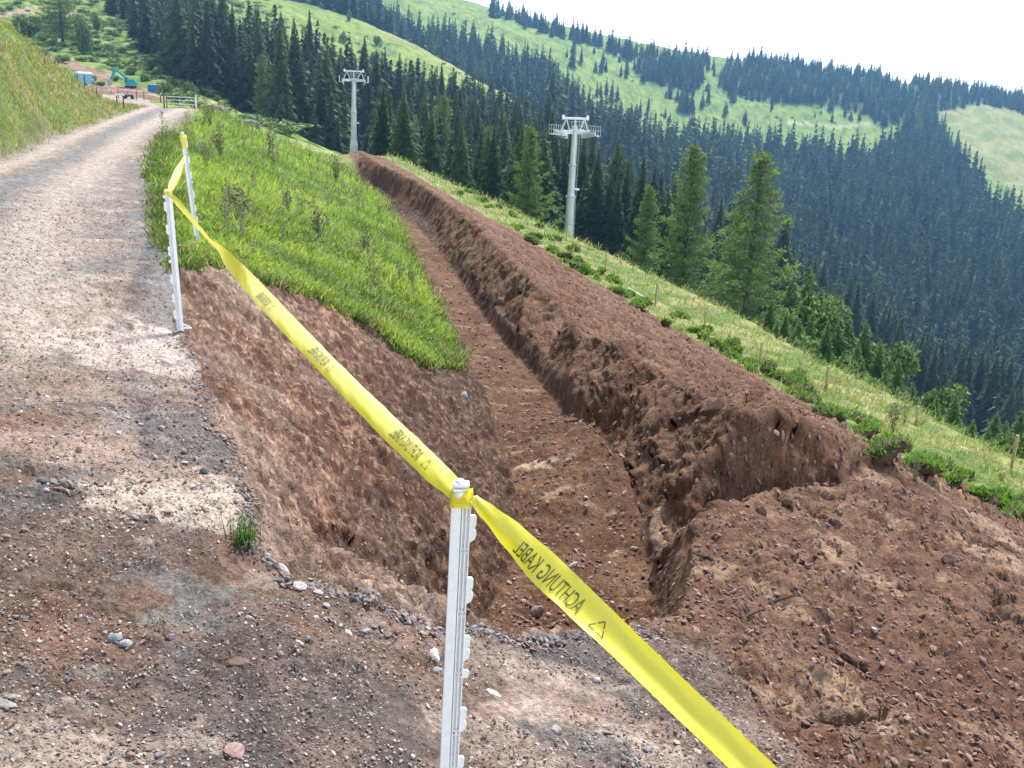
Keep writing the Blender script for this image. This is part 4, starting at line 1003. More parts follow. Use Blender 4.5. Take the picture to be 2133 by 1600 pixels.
# single stones that can be picked out, each where the photograph shows it
def big_rock(seed, sx, sy, sz, col, name='stone'):
    r_ = np.random.default_rng(seed); vv_, ff = rock_variants(1, seed, 2, 1.0)[0]
    vv_ = vv_ / np.abs(vv_).max(0); vv_ = vv_ * [sx * .8, sy * .8, sz * .8]; col = tuple(q * .78 for q in col)
    n_ = fbm(vv_ / max(sx, sy), .5, 3, seed=seed); vv_ = vv_ * (1 + n_[:, None] * .22)
    c = np.array(col) * (0.85 + .4 * fbm(vv_ / sx, .6, 3, seed=seed + 1)[:, None] + .1)
    return np_mesh(name, vv_, ff, MAT['stone'], np.clip(c, .02, .9), False)
stones = [  # px, py, half length, half width, half height, turn, colour, label
 (590, 1195, .052, .026, .022, -40, (.55, .46, .44), 'pale pink slab on the cut lip, upper of two beside the grass tuft'),
 (622, 1224, .044, .028, .020, -25, (.58, .48, .46), 'pale pink slab on the cut lip, lower of two beside the grass tuft'),
 (662, 1238, .024, .020, .014, 0, (.55, .47, .45), 'small pale stone right of the two pink slabs on the lip'),
 (497, 1382, .042, .024, .018, 8, (.36, .22, .16), 'flat reddish-brown stone in the middle of the left foreground gravel'),
 (905, 1370, .020, .045, .022, 20, (.66, .60, .56), 'upright pale stone just left of the near white post'),
 (912, 1400, .024, .022, .018, 0, (.32, .30, .33), 'rounded grey stone under the pale one left of the near post'),
 (1030, 1447, .040, .024, .008, -8, (.74, .66, .60), 'flat creamy stone lying right of the near white post'),
 (1236, 1417, .036, .015, .012, -28, (.60, .52, .50), 'long pale pink stone left of the tape in the foreground'),
 (1160, 1526, .030, .022, .018, 10, (.52, .44, .43), 'pinkish broken stone on the grey patch at bottom centre'),
 (1180, 1553, .026, .012, .012, -40, (.50, .43, .42), 'narrow pinkish stone below the broken one at bottom centre'),
 (1095, 1530, .022, .012, .014, -30, (.26, .25, .28), 'dark grey split stone right of the near post foot'),
 (1218, 1560, .016, .014, .014, 0, (.20, .19, .20), 'small dark stone on the grey patch at bottom centre'),
 (1262, 1528, .028, .009, .008, -10, (.36, .34, .35), 'thin grey flake right of the broken pink stone'),
 (1820, 1314, .026, .022, .022, 0, (.52, .50, .52), 'light grey stone on the right soil slope'),
 (1770, 1378, .055, .032, .030, -20, (.16, .10, .08), 'dark lumpy clod in the hollow of the right soil slope'),
 (1800, 1386, .035, .030, .032, 30, (.19, .12, .09), 'dark clod directly right of the lumpy one on the soil slope'),
 (2076, 1492, .040, .034, .030, 0, (.14, .085, .065), 'dark round clod near the lower right corner'),
 (1975, 1405, .024, .020, .018, 0, (.15, .09, .07), 'small dark clod on the right soil slope above the corner'),
 (1118, 1281, .075, .060, .050, 10, (.30, .21, .19), 'rounded brown-pink boulder at the near end of the trench floor'),
 (1205, 1290, .05, .035, .03, 0, (.24, .15, .12), 'small brown boulder at the near right of the trench floor'),
 (1195, 1180, .055, .03, .025, 20, (.58, .55, .55), 'whitish stone in the middle of the trench floor'),
 (1318, 1145, .05, .035, .03, 0, (.46, .38, .34), 'pale stone against the right wall of the trench'),
 (968, 830, .09, .07, .06, 0, (.42, .42, .44), 'grey stone on the trench edge below the grass tip'),
 (88, 1003, .024, .020, .016, 0, (.17, .17, .20), 'dark bluish stone on the road at the left edge'),
 (95, 1022, .018, .014, .012, 20, (.45, .42, .44), 'light stone below the dark bluish one on the road'),
 (348, 755, .085, .030, .014, 5, (.52, .46, .44), 'flat pale slab lying on the road verge below the leaning post'),
 (425, 985, .024, .020, .024, 0, (.15, .15, .155), 'dark crumbly lump on the road side of the cut lip'),
 (240, 1335, .030, .022, .02, 0, (.30, .32, .34), 'bluish grey stone in the left foreground'),
 (262, 1345, .026, .020, .016, 20, (.36, .38, .40), 'paler bluish stone next to the bluish grey one'),
 (490, 1572, .040, .040, .022, 0, (.42, .27, .25), 'reddish stone at the bottom edge left of centre'),
 (355, 1330, .022, .018, .016, 0, (.33, .26, .28), 'purplish pebble left of the reddish-brown flat stone'),
 (625, 1342, .020, .014, .013, 0, (.62, .58, .56), 'small white stone in the gravel left of the near post'),
 (640, 1332, .018, .014, .013, 0, (.30, .33, .38), 'small blue-grey stone beside the white one'),
 (520, 1290, .020, .012, .012, 0, (.60, .54, .50), 'little pale stone above the reddish-brown flat stone'),
 (15, 1470, .035, .02, .012, 0, (.40, .36, .34), 'flat pale stone at the left edge near the bottom'),
 (1480, 855, .16, .08, .06, 0, (.15, .085, .06), 'dark clod sticking out near the peak of the middle heap'),
 (1450, 858, .09, .06, .05, 20, (.17, .10, .07), 'smaller dark clod left of the one near the heap peak'),
 (1190, 880, .10, .06, .05, 0, (.16, .09, .065), 'brown clod on the rim of the trench wall'),
 (1585, 1068, .05, .04, .04, 0, (.17, .10, .08), 'brown clod on the crest of the near heap'),
 (1640, 1052, .06, .05, .05, 20, (.14, .085, .065), 'dark clod on the near heap crest beside the gully'),
 (1740, 1095, .07, .05, .05, 0, (.16, .095, .075), 'brown clod on the near heap left of the long crack'),
 (1975, 1170, .07, .06, .05, 0, (.15, .09, .07), 'dark clod high on the right of the near heap'),
]
for i, (px, py, sx, sy, sz, rot, col, lab) in enumerate(stones):
    p, n = on_ground(px, py)
    if p is None: continue
    k_ = 'clod' if 'clod' in lab or 'lump' in lab else 'stone'
    o = link('soil_clod' if k_ == 'clod' else 'stone', big_rock(500 + i, sx, sy, sz, col, k_), None, p + Vector((0, 0, sz * .35)))
    o.rotation_euler = (Vector((0, 0, 1)).rotation_difference(n).to_matrix() @ Matrix.Rotation(R(rot), 3, 'Z')).to_euler()
    tag(o, lab, k_, 'stones on the near ground' if k_ == 'stone' else 'clods on the dug soil')
# roots and sticks in the heap
for px, py, L_, rot, lab in [(1468, 1165, .17, 150, 'short dark root poking out of the near heap above the trench wall'), (1630, 1262, .16, -8, 'brown stick lying on the near heap'), (1560, 1292, .2, 25, 'broken root piece in the cracked soil at the trench corner')]:
    p, n = on_ground(px, py)
    mb = MB(); q = Vector((-L_ / 2, 0, 0.015))
    for k in range(5):
        q2_ = q + Vector((L_ / 5, random.uniform(-.01, .01), random.uniform(-.006, .016))); mb.tube(q, q2_, .013 - k * .0016, .013 - (k + 1) * .0016, 7); q = q2_
    o = mb.build('root', MAT['bark'], None, True, p); o.rotation_euler = (0, R(-6), R(rot)); tag(o, lab, 'root', 'roots in the dug soil')

# turf clods torn up along the right foot of the heaps ------------------------------------------------
def turf_clod(x, y, s, seed, lab):
    r_ = np.random.default_rng(seed); bm = bmesh.new(); bmesh.ops.create_icosphere(bm, subdivisions=3, radius=1.0)
    vv_ = np.array([v_.co[:] for v_ in bm.verts]); ff = np.array([[q.index for q in f.verts] for f in bm.faces]); bm.free()
    vv_ *= (1 + fbm(vv_, .7, 3, .6, seed=seed)[:, None] * .75) * [1.4, 1.0, .55]; vv_ *= s
    z = ground(x, y); root = empty('turf_clod', (x, y, z + s * .15), lab, 'turf clod', 'torn turf clods along the soil heaps', (r_.normal(0, .3), r_.normal(0, .3), r_.random() * 6))
    soilv = np_mesh('sod_soil', vv_, ff, MAT['stone'], np.tile([.065, .042, .028], (len(vv_), 1)) * (0.8 + .5 * r_.random((len(vv_), 1))), True)
    link('sod_soil', soilv, root)
    topm = vv_[vv_[:, 2] > s * r_.uniform(-.05, .2)]
    n_ = 420; b0 = topm[r_.integers(0, len(topm), n_)] * 1.0 + r_.normal(0, s * .06, (n_, 3)); up_ = b0 / np.linalg.norm(b0, axis=1)[:, None] * .8 + [0, 0, .7] + r_.normal(0, .35, (n_, 3))
    up_ /= np.linalg.norm(up_, axis=1)[:, None]; an = r_.random(n_) * 6.28; dd_ = math.hypot(x, y)
    sd_ = np.stack([np.cos(an), np.sin(an), np.zeros(n_)], 1) * (0.004 + dd_ * .0007); hh = (.02 + .035 * r_.random((n_, 1))) * (1 + dd_ / 60)
    c = np.array([.15, .29, .04]) * (0.6 + .8 * r_.random((n_, 1)))
    link('sod_grass', tris_mesh('sod_grass', b0 + up_ * hh * .3, up_ * hh * .7, sd_, MAT['blade'], c), root)
toe_px = [(2133, 1075), (2060, 1040), (1990, 1000), (1920, 975), (1850, 945), (1800, 900), (1740, 872), (1680, 835), (1630, 800), (1560, 770), (1500, 740), (1440, 700), (1390, 672), (1340, 640), (1300, 615), (1262, 590), (1225, 568), (1190, 548), (1160, 525), (1125, 500), (1090, 480), (1055, 455), (1020, 440), (985, 420), (955, 405)]
nclod = 0
for j, (px, py) in enumerate(toe_px):
    for k in range(4 if j < 20 else 3):
        p, n = on_ground(px + random.uniform(-20, 34), py - random.uniform(-8, 14) * (1.0 if px > 1300 else .6))
        if p is None: continue
        s = random.uniform(.08, .22) * (1.0 if px > 1300 else 1.3)
        where = ('at the lower right of the view' if px > 1900 else 'beside the peak of the middle heap' if px > 1600 else 'along the middle heap' if px > 1340 else 'by the far ridge near the fallen white rod' if px > 1200 else 'by the far ridge left of the right tower' if px > 1050 else 'at the far end of the strip')
        turf_clod(p.x, p.y, s, 900 + j * 5 + k, f'{"large" if s > .21 else "medium" if s > .16 else "small"} turf clod {where}, {["soil side","grass side","mid row","upper mid row"][k]}')

# wooden stakes in the strip
MAT['wood'] = plain('stake_wood', (.42, .31, .19), .8, var=.25, scale=14, bump=.2)
stakes = [(2105, 985, 912), (1908, 882, 848), (1721, 812, 765), (1583, 758, 714), (1467, 692, 648), (1365, 636, 590), (1262, 558, 529), (1180, 500, 470), (1107, 452, 426), (1038, 420, 405)]
sl = ['tallest-looking light wooden stake at the right edge of the view', 'short stake half hidden in weeds, next left of the right-edge stake', 'pale stake standing above the torn turf beside the heap peak', 'grey stake in the grass strip right of the middle heap',
      'greyish stake on the strip in line with the near big larch', 'stake beside the fallen white rod on the strip', 'small stake on the strip below the right lift tower', 'small stake at the foot of the right lift tower', 'yellowish stake left of the right lift tower', 'tiny stake farthest up the grass strip']
for (px, py, tp), lab in zip(stakes, sl):
    p, n = on_ground(px, py)
    if p is None: continue
    h = (py - tp) / FPX * (p - Vector((0, 0, EYE))).length * 1.02
    s_ = .033 + .010 * random.random()
    mb = MB(); mb.box((0, 0, h / 2 - .1), (s_ * 1.3, s_ * 1.3, h + .2), None, .004)
    o = mb.build('wooden_stake', MAT['wood'], None, False, p); o.rotation_euler = (random.uniform(-.03, .03), random.uniform(-.05, .03), random.random())
    tag(o, lab, 'stake', 'wooden stakes along the grass strip')
MAT['white'] = plain('white_plastic', (.82, .84, .84), .45, var=.05, scale=60, spec=.5, bump=.05)
pa, _ = on_ground(1308, 604); pb, _ = on_ground(1362, 634)
if pa and pb:
    mb = MB(); mb.tube(pa + Vector((0, 0, .07)), pb + Vector((0, 0, .05)), .022, .022, 8); o = mb.build('white_rod', MAT['white'], None, True)
    tag(o, 'white plastic rod lying on the grass strip beside a stake', 'rod')
p, n = on_ground(2085, 1000)
mb = MB(); mb.box((0, 0, .07), (.09, .025, .22), None, .004); o = mb.build('wood_scrap', MAT['wood'], None, False, p); o.rotation_euler = (.3, -.3, .4); tag(o, 'pale splintered board end stuck in the turf at the right edge', 'board')

# thistles and dry stalks on the grass slope ------------------------------------------------------
MAT['drystem'] = plain('dry_stem', (.24, .20, .12), .8, var=.3); MAT['stalk'] = leaf_mat('thistle_stalks', .2, .7)
def thistle(seed, h=1.0, dry=.6, n=7):
    r_ = np.random.default_rng(seed); mb = MB(); heads = []; lv = []
    for k in range(n):
        an = r_.random() * 6.28; spread = r_.uniform(.02, .20); hh = h * r_.uniform(.35, 1.0)
        a = Vector((0, 0, 0)); b1 = Vector((math.cos(an) * spread * .5, math.sin(an) * spread * .5, hh * .55)); c = Vector((math.cos(an) * spread, math.sin(an) * spread, hh))
        mb.tube(a, b1, .006, .0045, 5); mb.tube(b1, c, .0045, .0025, 5); heads.append(c)
        for q in range(4):
            t = r_.uniform(.45, .95); o = b1.lerp(c, (t - .4) / .6) if t > .5 else a.lerp(b1, t * 1.6); an2 = r_.random() * 6.28
            e = o + Vector((math.cos(an2) * .09, math.sin(an2) * .09, .10)); mb.tube(o, e, .003, .002, 4); heads.append(e)
        for q in range(8): lv.append(a.lerp(b1, r_.random()) if r_.random() < .6 else b1.lerp(c, r_.random()))
    bmesh.ops.recalc_face_normals(mb.bm, faces=mb.bm.faces); st = bpy.data.meshes.new('stem'); mb.bm.to_mesh(st); mb.bm.free(); st.materials.append(MAT['drystem'])
    hv = np.array([[*p] for p in heads]); m_ = 14
    cen = np.repeat(hv, m_, 0) + r_.normal(0, .006, (len(hv) * m_, 3)); a = r_.normal(0, 1, cen.shape) + [0, 0, .6]; a /= np.linalg.norm(a, axis=1)[:, None]
    sd_ = np.cross(a, r_.normal(0, 1, cen.shape)); sd_ /= np.linalg.norm(sd_, axis=1)[:, None]
    pal_ = np.array([(.34, .28, .22), (.26, .20, .15), (.50, .46, .40), (.30, .20, .22)]); cols = np.repeat(pal_[r_.integers(0, 4, len(hv))], m_, 0)
    hd_ = (cen, a * .024, sd_ * .010, cols * .8)
    lvv = np.repeat(np.array([[*p] for p in lv]), 3, 0); a = r_.normal(0, 1, lvv.shape) * [1, 1, .5]; a /= np.linalg.norm(a, axis=1)[:, None]; sd_ = np.cross(a, r_.normal(0, 1, lvv.shape)); sd_ /= np.linalg.norm(sd_, axis=1)[:, None]
    lf_ = (lvv + a * .03, a * .06, sd_ * .014, np.array([.22, .30, .12]) * (0.6 + .9 * r_.random((len(lvv), 1))))
    return st, tris_mesh('foliage', *[np.concatenate(q) for q in list(zip(hd_, lf_))[:3]], MAT['stalk'], np.concatenate([hd_[3], lf_[3]]))
TH = [thistle(700 + i, 1.0, .6, k) for i, k in enumerate([4, 8, 14])]
thp = [(500, 470, 372, 1, 'dark branching thistle in the middle of the grass slope'), (425, 255, 215, 0, 'thin brown thistle stalk at the road crest, left of two'), (437, 262, 212, 1, 'thin brown thistle stalk at the road crest, right of two'),
       (460, 330, 270, 2, 'dense dead thistle clump above the far white post'), (432, 350, 295, 1, 'brown thistle just right of the far white post top'), (340, 300, 248, 0, 'single thistle stalk at the road verge near the bend'),
       (385, 285, 245, 0, 'thin thistle stalk rising over the far white post'), (570, 350, 280, 0, 'leafy tall weed on the upper grass slope'), (560, 330, 270, 1, 'brown weed beside the leafy tall one on the upper slope'), (665, 500, 425, 2, 'wide thistle bush in the lower middle of the grass slope'),
       (600, 450, 385, 1, 'sparse thistle left of the wide thistle bush'), (625, 460, 392, 0, 'thin thistle directly left of the wide thistle bush'), (760, 530, 480, 2, 'silvery grey weed clump near the trench edge'), (700, 380, 330, 2, 'pale feathery weed high on the slope by the soil ridge'),
       (832, 590, 548, 1, 'reddish dock plant on the edge of the trench'), (855, 600, 555, 2, 'green weed on the trench edge next to the reddish plant'), (480, 430, 380, 1, 'small dark thistle left of the branching thistle'), (530, 395, 350, 0, 'thin stalk above the branching thistle'),
       (645, 330, 300, 0, 'small weed on the skyline of the grass slope'), (790, 450, 425, 1, 'bluish thistle on the far trench edge'), (740, 410, 388, 1, 'small thistle farthest along the trench edge'), (1860, 905, 830, 1, 'dead twiggy weed among the torn turf on the right strip'), (1885, 880, 828, 0, 'thin dead stalk right of the twiggy weed on the strip'),
       (1905, 1000, 945, 1, 'low brown weed below the twiggy weed on the right strip'), (410, 330, 300, 1, 'short thistle on the verge behind the far post')]
for px, py, tp, k, lab in thp:
    p, n = on_ground(px, py)
    if p is None: continue
    h = (py - tp) / FPX * (p - Vector((0, 0, EYE))).length * 1.2
    e = empty('thistle', p - Vector((0, 0, .02)), lab, 'weed', 'thistles and weeds on the slopes', (random.uniform(-.08, .08), random.uniform(-.08, .08), random.random() * 6)); e.scale = (h, h, h)
    for nm, me in zip(('stem', 'foliage'), TH[k]): link(nm, me, e)
drr = random.Random(91); nd_ = 0
slope_poly = [(360, 300), (470, 250), (640, 330), (790, 430), (850, 560), (900, 650), (800, 620), (640, 560), (480, 500), (380, 440)]
while nd_ < 34:
    px, py = drr.uniform(350, 900), drr.uniform(250, 660)
    if not inside(slope_poly, px, py): continue
    p, n = on_ground(px, py); nd_ += 1
    if p is None: continue
    h = drr.uniform(.35, .8); e = empty('dry_stalk', p - Vector((0, 0, .02)), 'thin dry stalk standing up out of the grass slope', 'weed', 'thin dry stalks in the slope grass', (drr.uniform(-.12, .12), drr.uniform(-.12, .12), drr.random() * 6)); e.scale = (h * .8, h * .8, h)
    for nm, me in zip(('stem', 'foliage'), TH[0]): link(nm, me, e)
# grass tuft on the lip
p, n = on_ground(508, 1130); r_ = np.random.default_rng(3); nb_ = 90
an = r_.random(nb_) * 6.28; ln = r_.random(nb_) * .8; up_ = np.stack([np.cos(an) * ln, np.sin(an) * ln, np.ones(nb_)], 1); up_ /= np.linalg.norm(up_, axis=1)[:, None]
hh = .06 + .10 * r_.random((nb_, 1)); bs = np.stack([r_.normal(0, .022, nb_), r_.normal(0, .022, nb_), np.zeros(nb_)], 1)
me = tris_mesh('grass_tuft', bs + up_ * hh * .3, up_ * hh * .75, np.stack([-np.sin(an), np.cos(an), an * 0], 1) * .0028, MAT['blade'], np.array([.07, .14, .03]) * (0.6 + 1.0 * r_.random((nb_, 1))))
tag(link('grass_tuft', me, None, p), 'lone small tuft of green grass on the gravelly lip of the cut', 'grass tuft')
# small flowers
fl_ids = pick(z_gl & (d < 26), 260, 77); r_ = np.random.default_rng(78); cen = Pd[fl_ids] + np.array([0, 0, .12]) * (1 + d[fl_ids] / 60)[:, None]
n_ = len(cen); a = r_.normal(0, 1, (n_, 3)) * [1, 1, .3]; a /= np.linalg.norm(a, axis=1)[:, None]; sd_ = np.cross(a, np.array([0.1, .1, 1])); szz = (.006 + d[fl_ids] * .0008)[:, None]
tag(link('wild_flowers', tris_mesh('wild_flowers', cen, a * szz, sd_ * szz * .6, MAT['blade'], np.where((r_.random(n_) < .6)[:, None], np.array([[.72, .70, .62]]), np.array([[.75, .55, .05]])))), 'tiny white and yellow flowers dotted in the slope grass', 'wild flowers', kind='stuff')

# ------------------------------------------------------------------ fence posts
def fence_post(h, seed, label, top, base, rotz, hooks_left=False, detail=True):
    """white plastic step-in post; local z runs up the post"""
    axis = (top - base); L_ = axis.length
    root = empty('fence_post', base, label, 'fence post', 'white plastic posts carrying the tape')
    q = axis.to_track_quat('Z', 'Y'); root.rotation_euler = (q.to_matrix() @ Matrix.Rotation(rotz, 3, 'Z')).to_euler()
    mb = MB(); z0, z1 = -.18, L_ - .03; c = (z0 + z1) / 2; hh = z1 - z0; sx = -1 if hooks_left else 1
    mb.box((-.0115 * sx, 0, c), (.023, .012, hh), None, .0012)                  # broad flange
    mb.box((.011 * sx, .004, c), (.022, .003, hh))                              # web behind the ribs
    for k, xr in enumerate((.0035, .0125, .0215)): mb.box((xr * sx, -.001, c), (.0028, .010, hh - .001 * k), None)
    mb.build('post_body', MAT['white'], root)
    z = L_ - .17; mb = MB()
    while z > .03:
        for s_ in (-1, 1): mb.bar((.0045 * sx, -.0045, z - s_ * .0105), (.0210 * sx, -.0045, z + s_ * .0105), .0022, .003, Vector((0, 1, 0)))
        z -= .165
    mb.build('cross_rib', MAT['white'], root)
    zc = [L_ - .045, L_ - .125, L_ - .285, L_ - .44, L_ - .50, L_ - .64, L_ - .78, L_ - .90]
    for k, zz in enumerate(zc):
        if zz < .06: continue
        mb = MB(); t_ = .018 if k else .012
        prof = [(.022, -.026), (.034, -.018), (.0385, -.004), (.0365, .004), (.031, .010), (.0365, .016), (.037, .038), (.033, .044), (.022, .044)]
        if k in (0, 4): prof = [(.022, -.012), (.036, -.010), (.038, .004), (.034, .010), (.022, .010)]
        mb.prism([(a_ * sx, w_) for a_, w_ in prof], (0, -.001, zz), 'Y', .006); mb.build('rope_hook', MAT['white'], root)
    mb = MB(); mb.tube((-.006 * sx, 0, L_ - .035), (-.006 * sx, 0, L_ - .022), .012, .015, 14); mb.box((-.004 * sx, 0, L_ - .018), (.036, .022, .007), None, .003); mb.box((-.002 * sx, 0, L_ - .005), (.038, .026, .010), None, .004); mb.tube((-.006 * sx, 0, L_), (-.006 * sx, 0, L_ + .006), .013, .009, 14)
    mb.build('top_cap', MAT['white'], root, True)
    mb = MB(); mb.box((-.04 * sx, 0, .012), (.075, .014, .010), None, .003); mb.bar((-.07 * sx, 0, .014), (-.012 * sx, 0, .05), .006, .008); mb.build('foot_step', MAT['white'], root)
    return root
T1 = P(963, 1004, Y=2.12); B1 = Vector((T1.x - .012, T1.y, ground(T1.x, T1.y)))
g2, _ = on_ground(376, 688); T2 = P(350, 396, Y=g2.y - .02)
g3, _ = on_ground(411, 503); T3 = P(380, 276, Y=g3.y - .05)
def face(p): return math.atan2(p.y, p.x) - math.pi / 2
def post_spin(top, base, yaw):
    """spin so that the ribbed side looks back at the camera"""
    ax = (top - base).to_track_quat('Z', 'Y').to_matrix(); tgt = Vector((math.cos(yaw + 0), math.sin(yaw + 0), 0)); l = ax.transposed() @ tgt
    return math.atan2(l.y, l.x)
fence_post(1.0, 1, 'nearest white plastic fence post at bottom centre with yellow tape wound round its top', T1, B1, post_spin(T1, B1, face(T1) + R(4)))
fence_post(1.0, 2, 'white plastic fence post leaning left on the road edge beside the cut', T2, g2, post_spin(T2, g2, face(T2)), True)
fence_post(1.0, 3, 'farthest white plastic fence post standing in the grass with a yellow tape top', T3, g3, post_spin(T3, g3, face(T3)))

# tape -----------------------------------------------------------------------
m, nt, b, out = new_mat('yellow_tape'); b.inputs['Base Color'].default_value = (.83, .74, .015, 1); b.inputs['Roughness'].default_value = .36
b.inputs['Specular IOR Level'].default_value = 1.0; b.inputs['Coat Weight'].default_value = 1.0; b.inputs['Coat Roughness'].default_value = .40; b.inputs['Coat IOR'].default_value = 1.7
tr = N(nt, 'ShaderNodeBsdfTranslucent'); tr.inputs[0].default_value = (.90, .80, .03, 1); mx = N(nt, 'ShaderNodeMixShader'); mx.inputs[0].default_value = .3
tc = N(nt, 'ShaderNodeTexCoord'); nz_ = N(nt, 'ShaderNodeTexNoise', Scale=9.0, Detail=2.0); bp = N(nt, 'ShaderNodeBump', Strength=.12, Distance=.01)
nt.links.new(tc.outputs['Object'], nz_.inputs['Vector']); nt.links.new(nz_.outputs['Fac'], bp.inputs['Height']); nt.links.new(bp.outputs[0], b.inputs['Normal'])
nt.links.new(b.outputs[0], mx.inputs[1]); nt.links.new(tr.outputs[0], mx.inputs[2]); nt.links.new(mx.outputs[0], out.inputs[0]); MAT['tape'] = m
m, nt, b, out = new_mat('tape_print'); b.inputs['Base Color'].default_value = (.13, .12, .02, 1); b.inputs['Roughness'].default_value = .35; MAT['ink'] = m
EYEV = Vector((0, 0, EYE))
class Ribbon:
    def __init__(s, pts, keys, width=.075, sag=.0):
        """pts: end points; keys: (t, twist degrees, width factor, curl degrees)"""
        s.a, s.b = pts; s.k = keys; s.w = width; s.sag = sag; s.len = (s.b - s.a).length
    def key(s, t, j):
        ks = s.k
        for (p, q) in zip(ks, ks[1:]):
            if t <= q[0]:
                f = max(0, (t - p[0]) / (q[0] - p[0] + 1e-9)); f = f * f * (3 - 2 * f); return p[j] * (1 - f) + q[j] * f
        return ks[-1][j]
    def at(s, t, v, lift=0.0):
        """v in -1..1 across; lift towards the viewer's side of the ribbon"""
        c = s.a.lerp(s.b, t); c = c - Vector((0, 0, s.sag * 4 * t * (1 - t)))
        T = (s.b - s.a).normalized(); mid = s.a.lerp(s.b, min(t, .8)); view = (mid - EYEV).normalized()
        W = T.cross(view).normalized(); W = W if W.z > 0 else -W; Nn_ = W.cross(T); Nn_ = Nn_ if Nn_.dot(view) < 0 else -Nn_
        tw = R(s.key(t, 1)); W2 = W * math.cos(tw) + Nn_ * math.sin(tw); N2 = Nn_ * math.cos(tw) - W * math.sin(tw)
        wd = s.w * s.key(t, 2) / 2; cu = R(s.key(t, 3)); x = v
        if abs(cu) > 1e-3: off = wd / cu * math.sin(cu * x); dep = -wd / cu * (1 - math.cos(cu * x)); nn_ = N2 * math.cos(cu * x) + W2 * math.sin(cu * x)
        else: off, dep, nn_ = wd * x, 0, N2
        return c + W2 * off + N2 * dep + nn_ * lift
def ribbon_mesh(rb, nseg=240, nw=14):
    vs = []; fs = []
    for i in range(nseg + 1):
        t = i / nseg
        for j in range(nw + 1):
            v_ = -1 + 2 * j / nw; vs.append(rb.at(t, v_, .0016 * math.sin(t * 60 + v_ * 4) * (1.15 - rb.key(t, 2)) + .0010 * math.sin(t * 31 * rb.len + 5 * v_) * math.sin(t * 13 * rb.len + 2.0) ))
    for i in range(nseg):
        for j in range(nw): a_ = i * (nw + 1) + j; fs.append((a_, a_ + 1, a_ + nw + 2, a_ + nw + 1))
    me = np_mesh('tape_band', np.array([[*p] for p in vs]), np.array(fs), MAT['tape'], None, True); return me
def text_geo(txt):
    cu = bpy.data.curves.new('txt', 'FONT'); cu.body = txt; cu.size = 1.0; cu.offset = .004; cu.resolution_u = 3
    o = bpy.data.objects.new('txt', cu); COL.objects.link(o); bpy.context.view_layer.update()
    me = bpy.data.meshes.new_from_object(o.evaluated_get(bpy.context.evaluated_depsgraph_get())); bm = bmesh.new(); bm.from_mesh(me)
    bmesh.ops.triangulate(bm, faces=bm.faces)
    for _ in range(2): bmesh.ops.subdivide_edges(bm, edges=[e for e in bm.edges if e.calc_length() > .12], cuts=1); bmesh.ops.triangulate(bm, faces=bm.faces)
    vs = np.array([v_.co[:] for v_ in bm.verts]); fs = np.array([[q.index for q in f.verts] for f in bm.faces]); bm.free()
    bpy.data.objects.remove(o); bpy.data.curves.remove(cu); bpy.data.meshes.remove(me)
    vs[:, 0] -= vs[:, 0].min(); wtot = vs[:, 0].max(); return vs, fs, wtot, vs[:, 1].max()
TV, TF, TW, TH_ = text_geo('ACHTUNG KABEL')
def tri_geo():
    pts = [(.5, .95), (.02, .08), (.98, .08)]; vs, fs = [], []
    for k in range(3):
        a_, b__ = Vector(pts[k]), Vector(pts[(k + 1) % 3]); dv = (b__ - a_).normalized(); nv_ = Vector((-dv.y, dv.x)) * .035
        for (f0, f1) in ((.02, .44), (.56, .98)):
            p_, q_ = a_.lerp(b__, f0), a_.lerp(b__, f1); o = len(vs); vs += [p_ - nv_, q_ - nv_, q_ + nv_, p_ + nv_]; fs.append((o, o + 1, o + 2)); fs.append((o, o + 2, o + 3))
    return np.array([[p_.x, p_.y, 0] for p_ in vs]), np.array(fs)
GV, GF = tri_geo()
def print_on(rb, tA, length, height, v0, parent, sgn):
    """mirrored lettering seen through from the back: A sits at tA, text runs towards smaller t"""
    for nm, (vs, fs) in (('lettering', (TV * [length / TW, height / TH_, 1], TF)), ('recycling_mark', (GV * [height * 1.05, height * .95, 1] + [-height * 1.9, 0, 0], GF))):
        out_ = [rb.at(tA - x / rb.len, sgn * (v0 + 2 * y / rb.w), .0022) for x, y, _ in vs]
        link(nm, np_mesh(nm, np.array([[*p] for p in out_]), fs, MAT['ink']), parent)
S1 = T3 + (g3 - T3).normalized() * .22; S2 = T2 + (g2 - T2).normalized() * .015
A1 = P(951, 1024, Y=2.115); C1 = P(986, 1038, Y=2.10)
cE = P(1582, 1610, Y=1.66); E1 = C1 + (cE - C1) * 1.9
spanA = Ribbon((S1, S2), [(0, 10, .15, 5), (.2, 35, .6, 20), (.5, 20, 1.0, 35), (.8, 35, .9, 20), (1, 10, .25, 5)], .075, .02)
spanB = Ribbon((S2, A1), [(0, 20, .35, 5), (.10, 50, .8, 25), (.20, 62, .95, 15), (.30, 72, 1, 5), (.36, 78, 1, 0), (.45, 30, 1, 8), (.58, -8, 1, 18), (.70, -16, 1, 34), (.80, -20, 1, 46), (.90, -18, 1, 48), (.97, -8, .86, 40), (1, 0, .62, 30)], .076, .03)
spanC = Ribbon((C1, E1), [(0, 0, .30, 10), (.03, 8, .55, 35), (.08, 10, .85, 40), (.15, -4, 1, 10), (.20, -12, 1, -25), (.33, -18, 1, -44), (.55, -20, 1, -48), (1, -18, 1, -44)], .078, .01)
tape = empty('warning_tape', A1, 'yellow plastic warning tape strung between the white posts across the near view', 'warning tape')
Ti = Matrix.Translation(-A1)
def child_world(o): o.parent = tape; o.matrix_parent_inverse = Ti; return o
for rb in (spanA, spanB, spanC): child_world(link('tape_band', ribbon_mesh(rb)))
